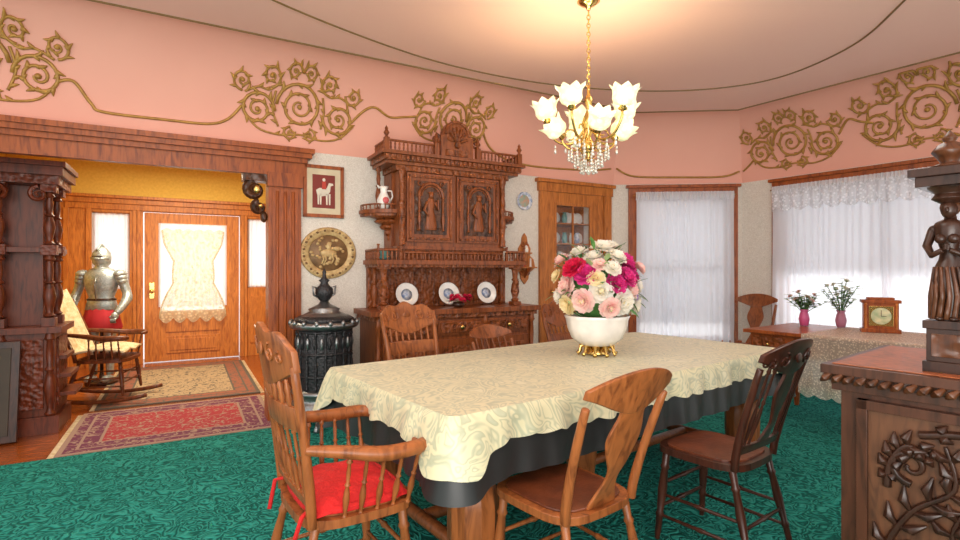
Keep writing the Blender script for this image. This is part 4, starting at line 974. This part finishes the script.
b.box(-.25, .25, 0, .03, 0, .75, W_DARK); b.box(-.2, .2, -.01, 0, .05, .7, plain('dark_canvas', (.05, .035, .02), .6)); b.M = Matrix()
b.done('leaning_picture_frame', at(F1, -2.24, .27, .014), .003)

b = Bd(); A = SILVER
b.lathe([(.16, 0), (.16, .03), (.03, .05), (.02, .12)], (0, 0, 0), W_DARK, 20); b.tube([(0, 0, .1), (0, 0, 1.0)], .02, W_DARK)
for sx in (-1, 1):
    b.tube(catmull([(sx*.07, 0, .8), (sx*.09, 0, .6), (sx*.08, -.01, .46), (sx*.085, 0, .3), (sx*.085, 0, .1)], 3), [.07, .07, .068, .064, .058, .052, .048, .05, .048, .045, .042, .038, .036], A, 12)
    b.ell((sx*.08, -.035, .46), (.045, .035, .05), A); b.ell((sx*.085, -.06, .06), (.045, .11, .04), A)
b.lathe([(.10, .80), (.15, .84), (.135, .92), (.115, .98), (.14, 1.06), (.165, 1.16), (.16, 1.24), (.11, 1.29), (.05, 1.32)], (0, 0, 0), A, 24, 1.1, .78)
b.tube([(0, -.115, .95), (0, -.145, 1.1), (0, -.11, 1.25)], [.006, .01, .006], NICKEL)
b.lathe([(.19, .60), (.20, .64), (.15, .84), (.13, .86)], (0, 0, 0), plain('red_skirt', (.50, .02, .03), .8), 28, 1, .8, rib=.06, nrib=12)
b.lathe([(.125, .94), (.14, .95), (.125, .965)], (0, 0, 0), W_DARK, 20, 1.1, .8)
b.lathe([(.07, 1.28), (.075, 1.31), (.06, 1.33), (.085, 1.36), (.092, 1.42), (.085, 1.48), (.05, 1.53), (.01, 1.555)], (0, 0, 0), A, 20, 1, 1.1)
b.tube([(-.085, -.03, 1.42), (0, -.12, 1.41), (.085, -.03, 1.42)], .018, A); b.box(-.05, .05, -.108, -.09, 1.435, 1.445, W_DARK)
b.slab(lambda u, v: (0+(u-.5)*.012, -.09+.18*v, 1.50+.06*sin(pi*v)), 1, 8, (0, 0, .02), A)
for sx in (-1, 1):
    for j, (r, z) in enumerate(((.085, 1.24), (.08, 1.2), (.07, 1.16))): b.ell((sx*(.19+.012*j), 0, z), (r*.8, r, .05), A, 14, 8)
    b.tube(catmull([(sx*.2, 0, 1.2), (sx*.25, .01, 1.05), (sx*.27, -.02, .96), (sx*.25, -.10, .86), (sx*.22, -.15, .80)], 3), [.05, .05, .048, .046, .045, .05, .05, .047, .044, .04, .038, .034, .032], A, 12)
    b.ell((sx*.27, .0, .96), (.045, .05, .05), A); b.ell((sx*.215, -.165, .775), (.035, .04, .045), A)
    for f in range(4): b.tube([(sx*(.195+.014*f), -.18, .76), (sx*(.19+.014*f), -.205, .73), (sx*(.19+.014*f), -.19, .70)], .008, A, 6)
    b.tube([(sx*.19, -.17, .78), (sx*.175, -.195, .76)], .009, A, 6)
b.done('suit_of_armor', at(F1, -1.72, 2.45, .014, -20))
FRK = at(F1, -1.55, 1.50, 0)
RKC = chair((FRK.translation.x, FRK.translation.y), 15, wood('wood_rocker', (.15, .04, .012), (.06, .016, .007)), 'spindle', W=.50, D=.46, Hh=1.0, arms=True, name='rocking_chair', rock=True, sh=.42, z=.02, lean=.24)
b = Bd()
def bl(u, v):
    x = (u*2-1)*.235
    if v < .55: t = v/.55; return (x, -.46+.25*t+.02*sin(u*9), 1.06-.57*t+.012*sin(u*14+t*5))
    t = (v-.55)/.45; return (x*1.02, -.21+.42*t, .475+.03*sin(pi*t)+.01*sin(u*12)+.01)
b.slab(bl, 20, 20, (0, .0, .02), CREAM); b.done('throw_blanket', parent=RKC)

# ------------------------------------------------------------------ lights
w = bpy.data.worlds.new('World'); S.world = w; w.use_nodes = True
bg = w.node_tree.nodes['Background']; bg.inputs[0].default_value = (1, .98, .96, 1); bg.inputs[1].default_value = 1.7
def area(name, M, sx, sy, e, col):
    l = bpy.data.lights.new(name, 'AREA'); l.shape = 'RECTANGLE'; l.size = sx; l.size_y = sy; l.energy = e; l.color = col
    o = bpy.data.objects.new(name, l); S.collection.objects.link(o); o.matrix_world = M; return o
RX = Matrix.Rotation(radians(-90), 4, 'X')
area('daylight_window', at(F2, .83, .6, 1.4) @ RX, 1.2, 1.9, 16, (.93, .96, 1))
area('daylight_window', at(F3, 1.45, .6, 1.4) @ RX, 2.0, 1.9, 32, (.93, .96, 1))
area('daylight_door', at(F1, -.8, E+.6, 1.4) @ RX, 2.4, 1.4, 10, (1, .98, .95))
area('hall_fill', at(F1, -.9, 1.9, 2.7), 1.2, 1.2, 105, (1, .88, .66))  # added fill to brighten the hall, no fixture hangs here
area('overhead_fill', Matrix.Translation((-1.3, 1.6, 3.05)), 1.8, 1.8, 44, (1, .95, .88))  # added downward fill for table and carpet, not a real fixture
area('overhead_fill', Matrix.Translation((2.2, 3.0, 3.05)), 1.2, 1.2, 22, (1, .95, .88))  # second added overhead fill, no fixture modelled
area('rear_fill', Matrix.Translation((-.3, -1.2, 1.9)) @ Matrix.Rotation(radians(82), 4, 'X'), 3.0, 1.6, 48, (1, .96, .9))  # added fill behind the camera to even out the room
area('upward_fill', Matrix.Translation((.3, -.7, 1.0)) @ Matrix.Rotation(radians(140), 4, 'X'), 2.2, 1.4, 85, (1, .95, .9))  # added upward fill to lift the ceiling, no real source

cam = bpy.data.cameras.new('camera'); co = bpy.data.objects.new('camera', cam); S.collection.objects.link(co)
cam.sensor_width = 36; cam.lens = 19.5; co.location = (0, 0, 1.3); co.rotation_euler = (radians(90), 0, 0); cam.clip_start = .05
S.camera = co
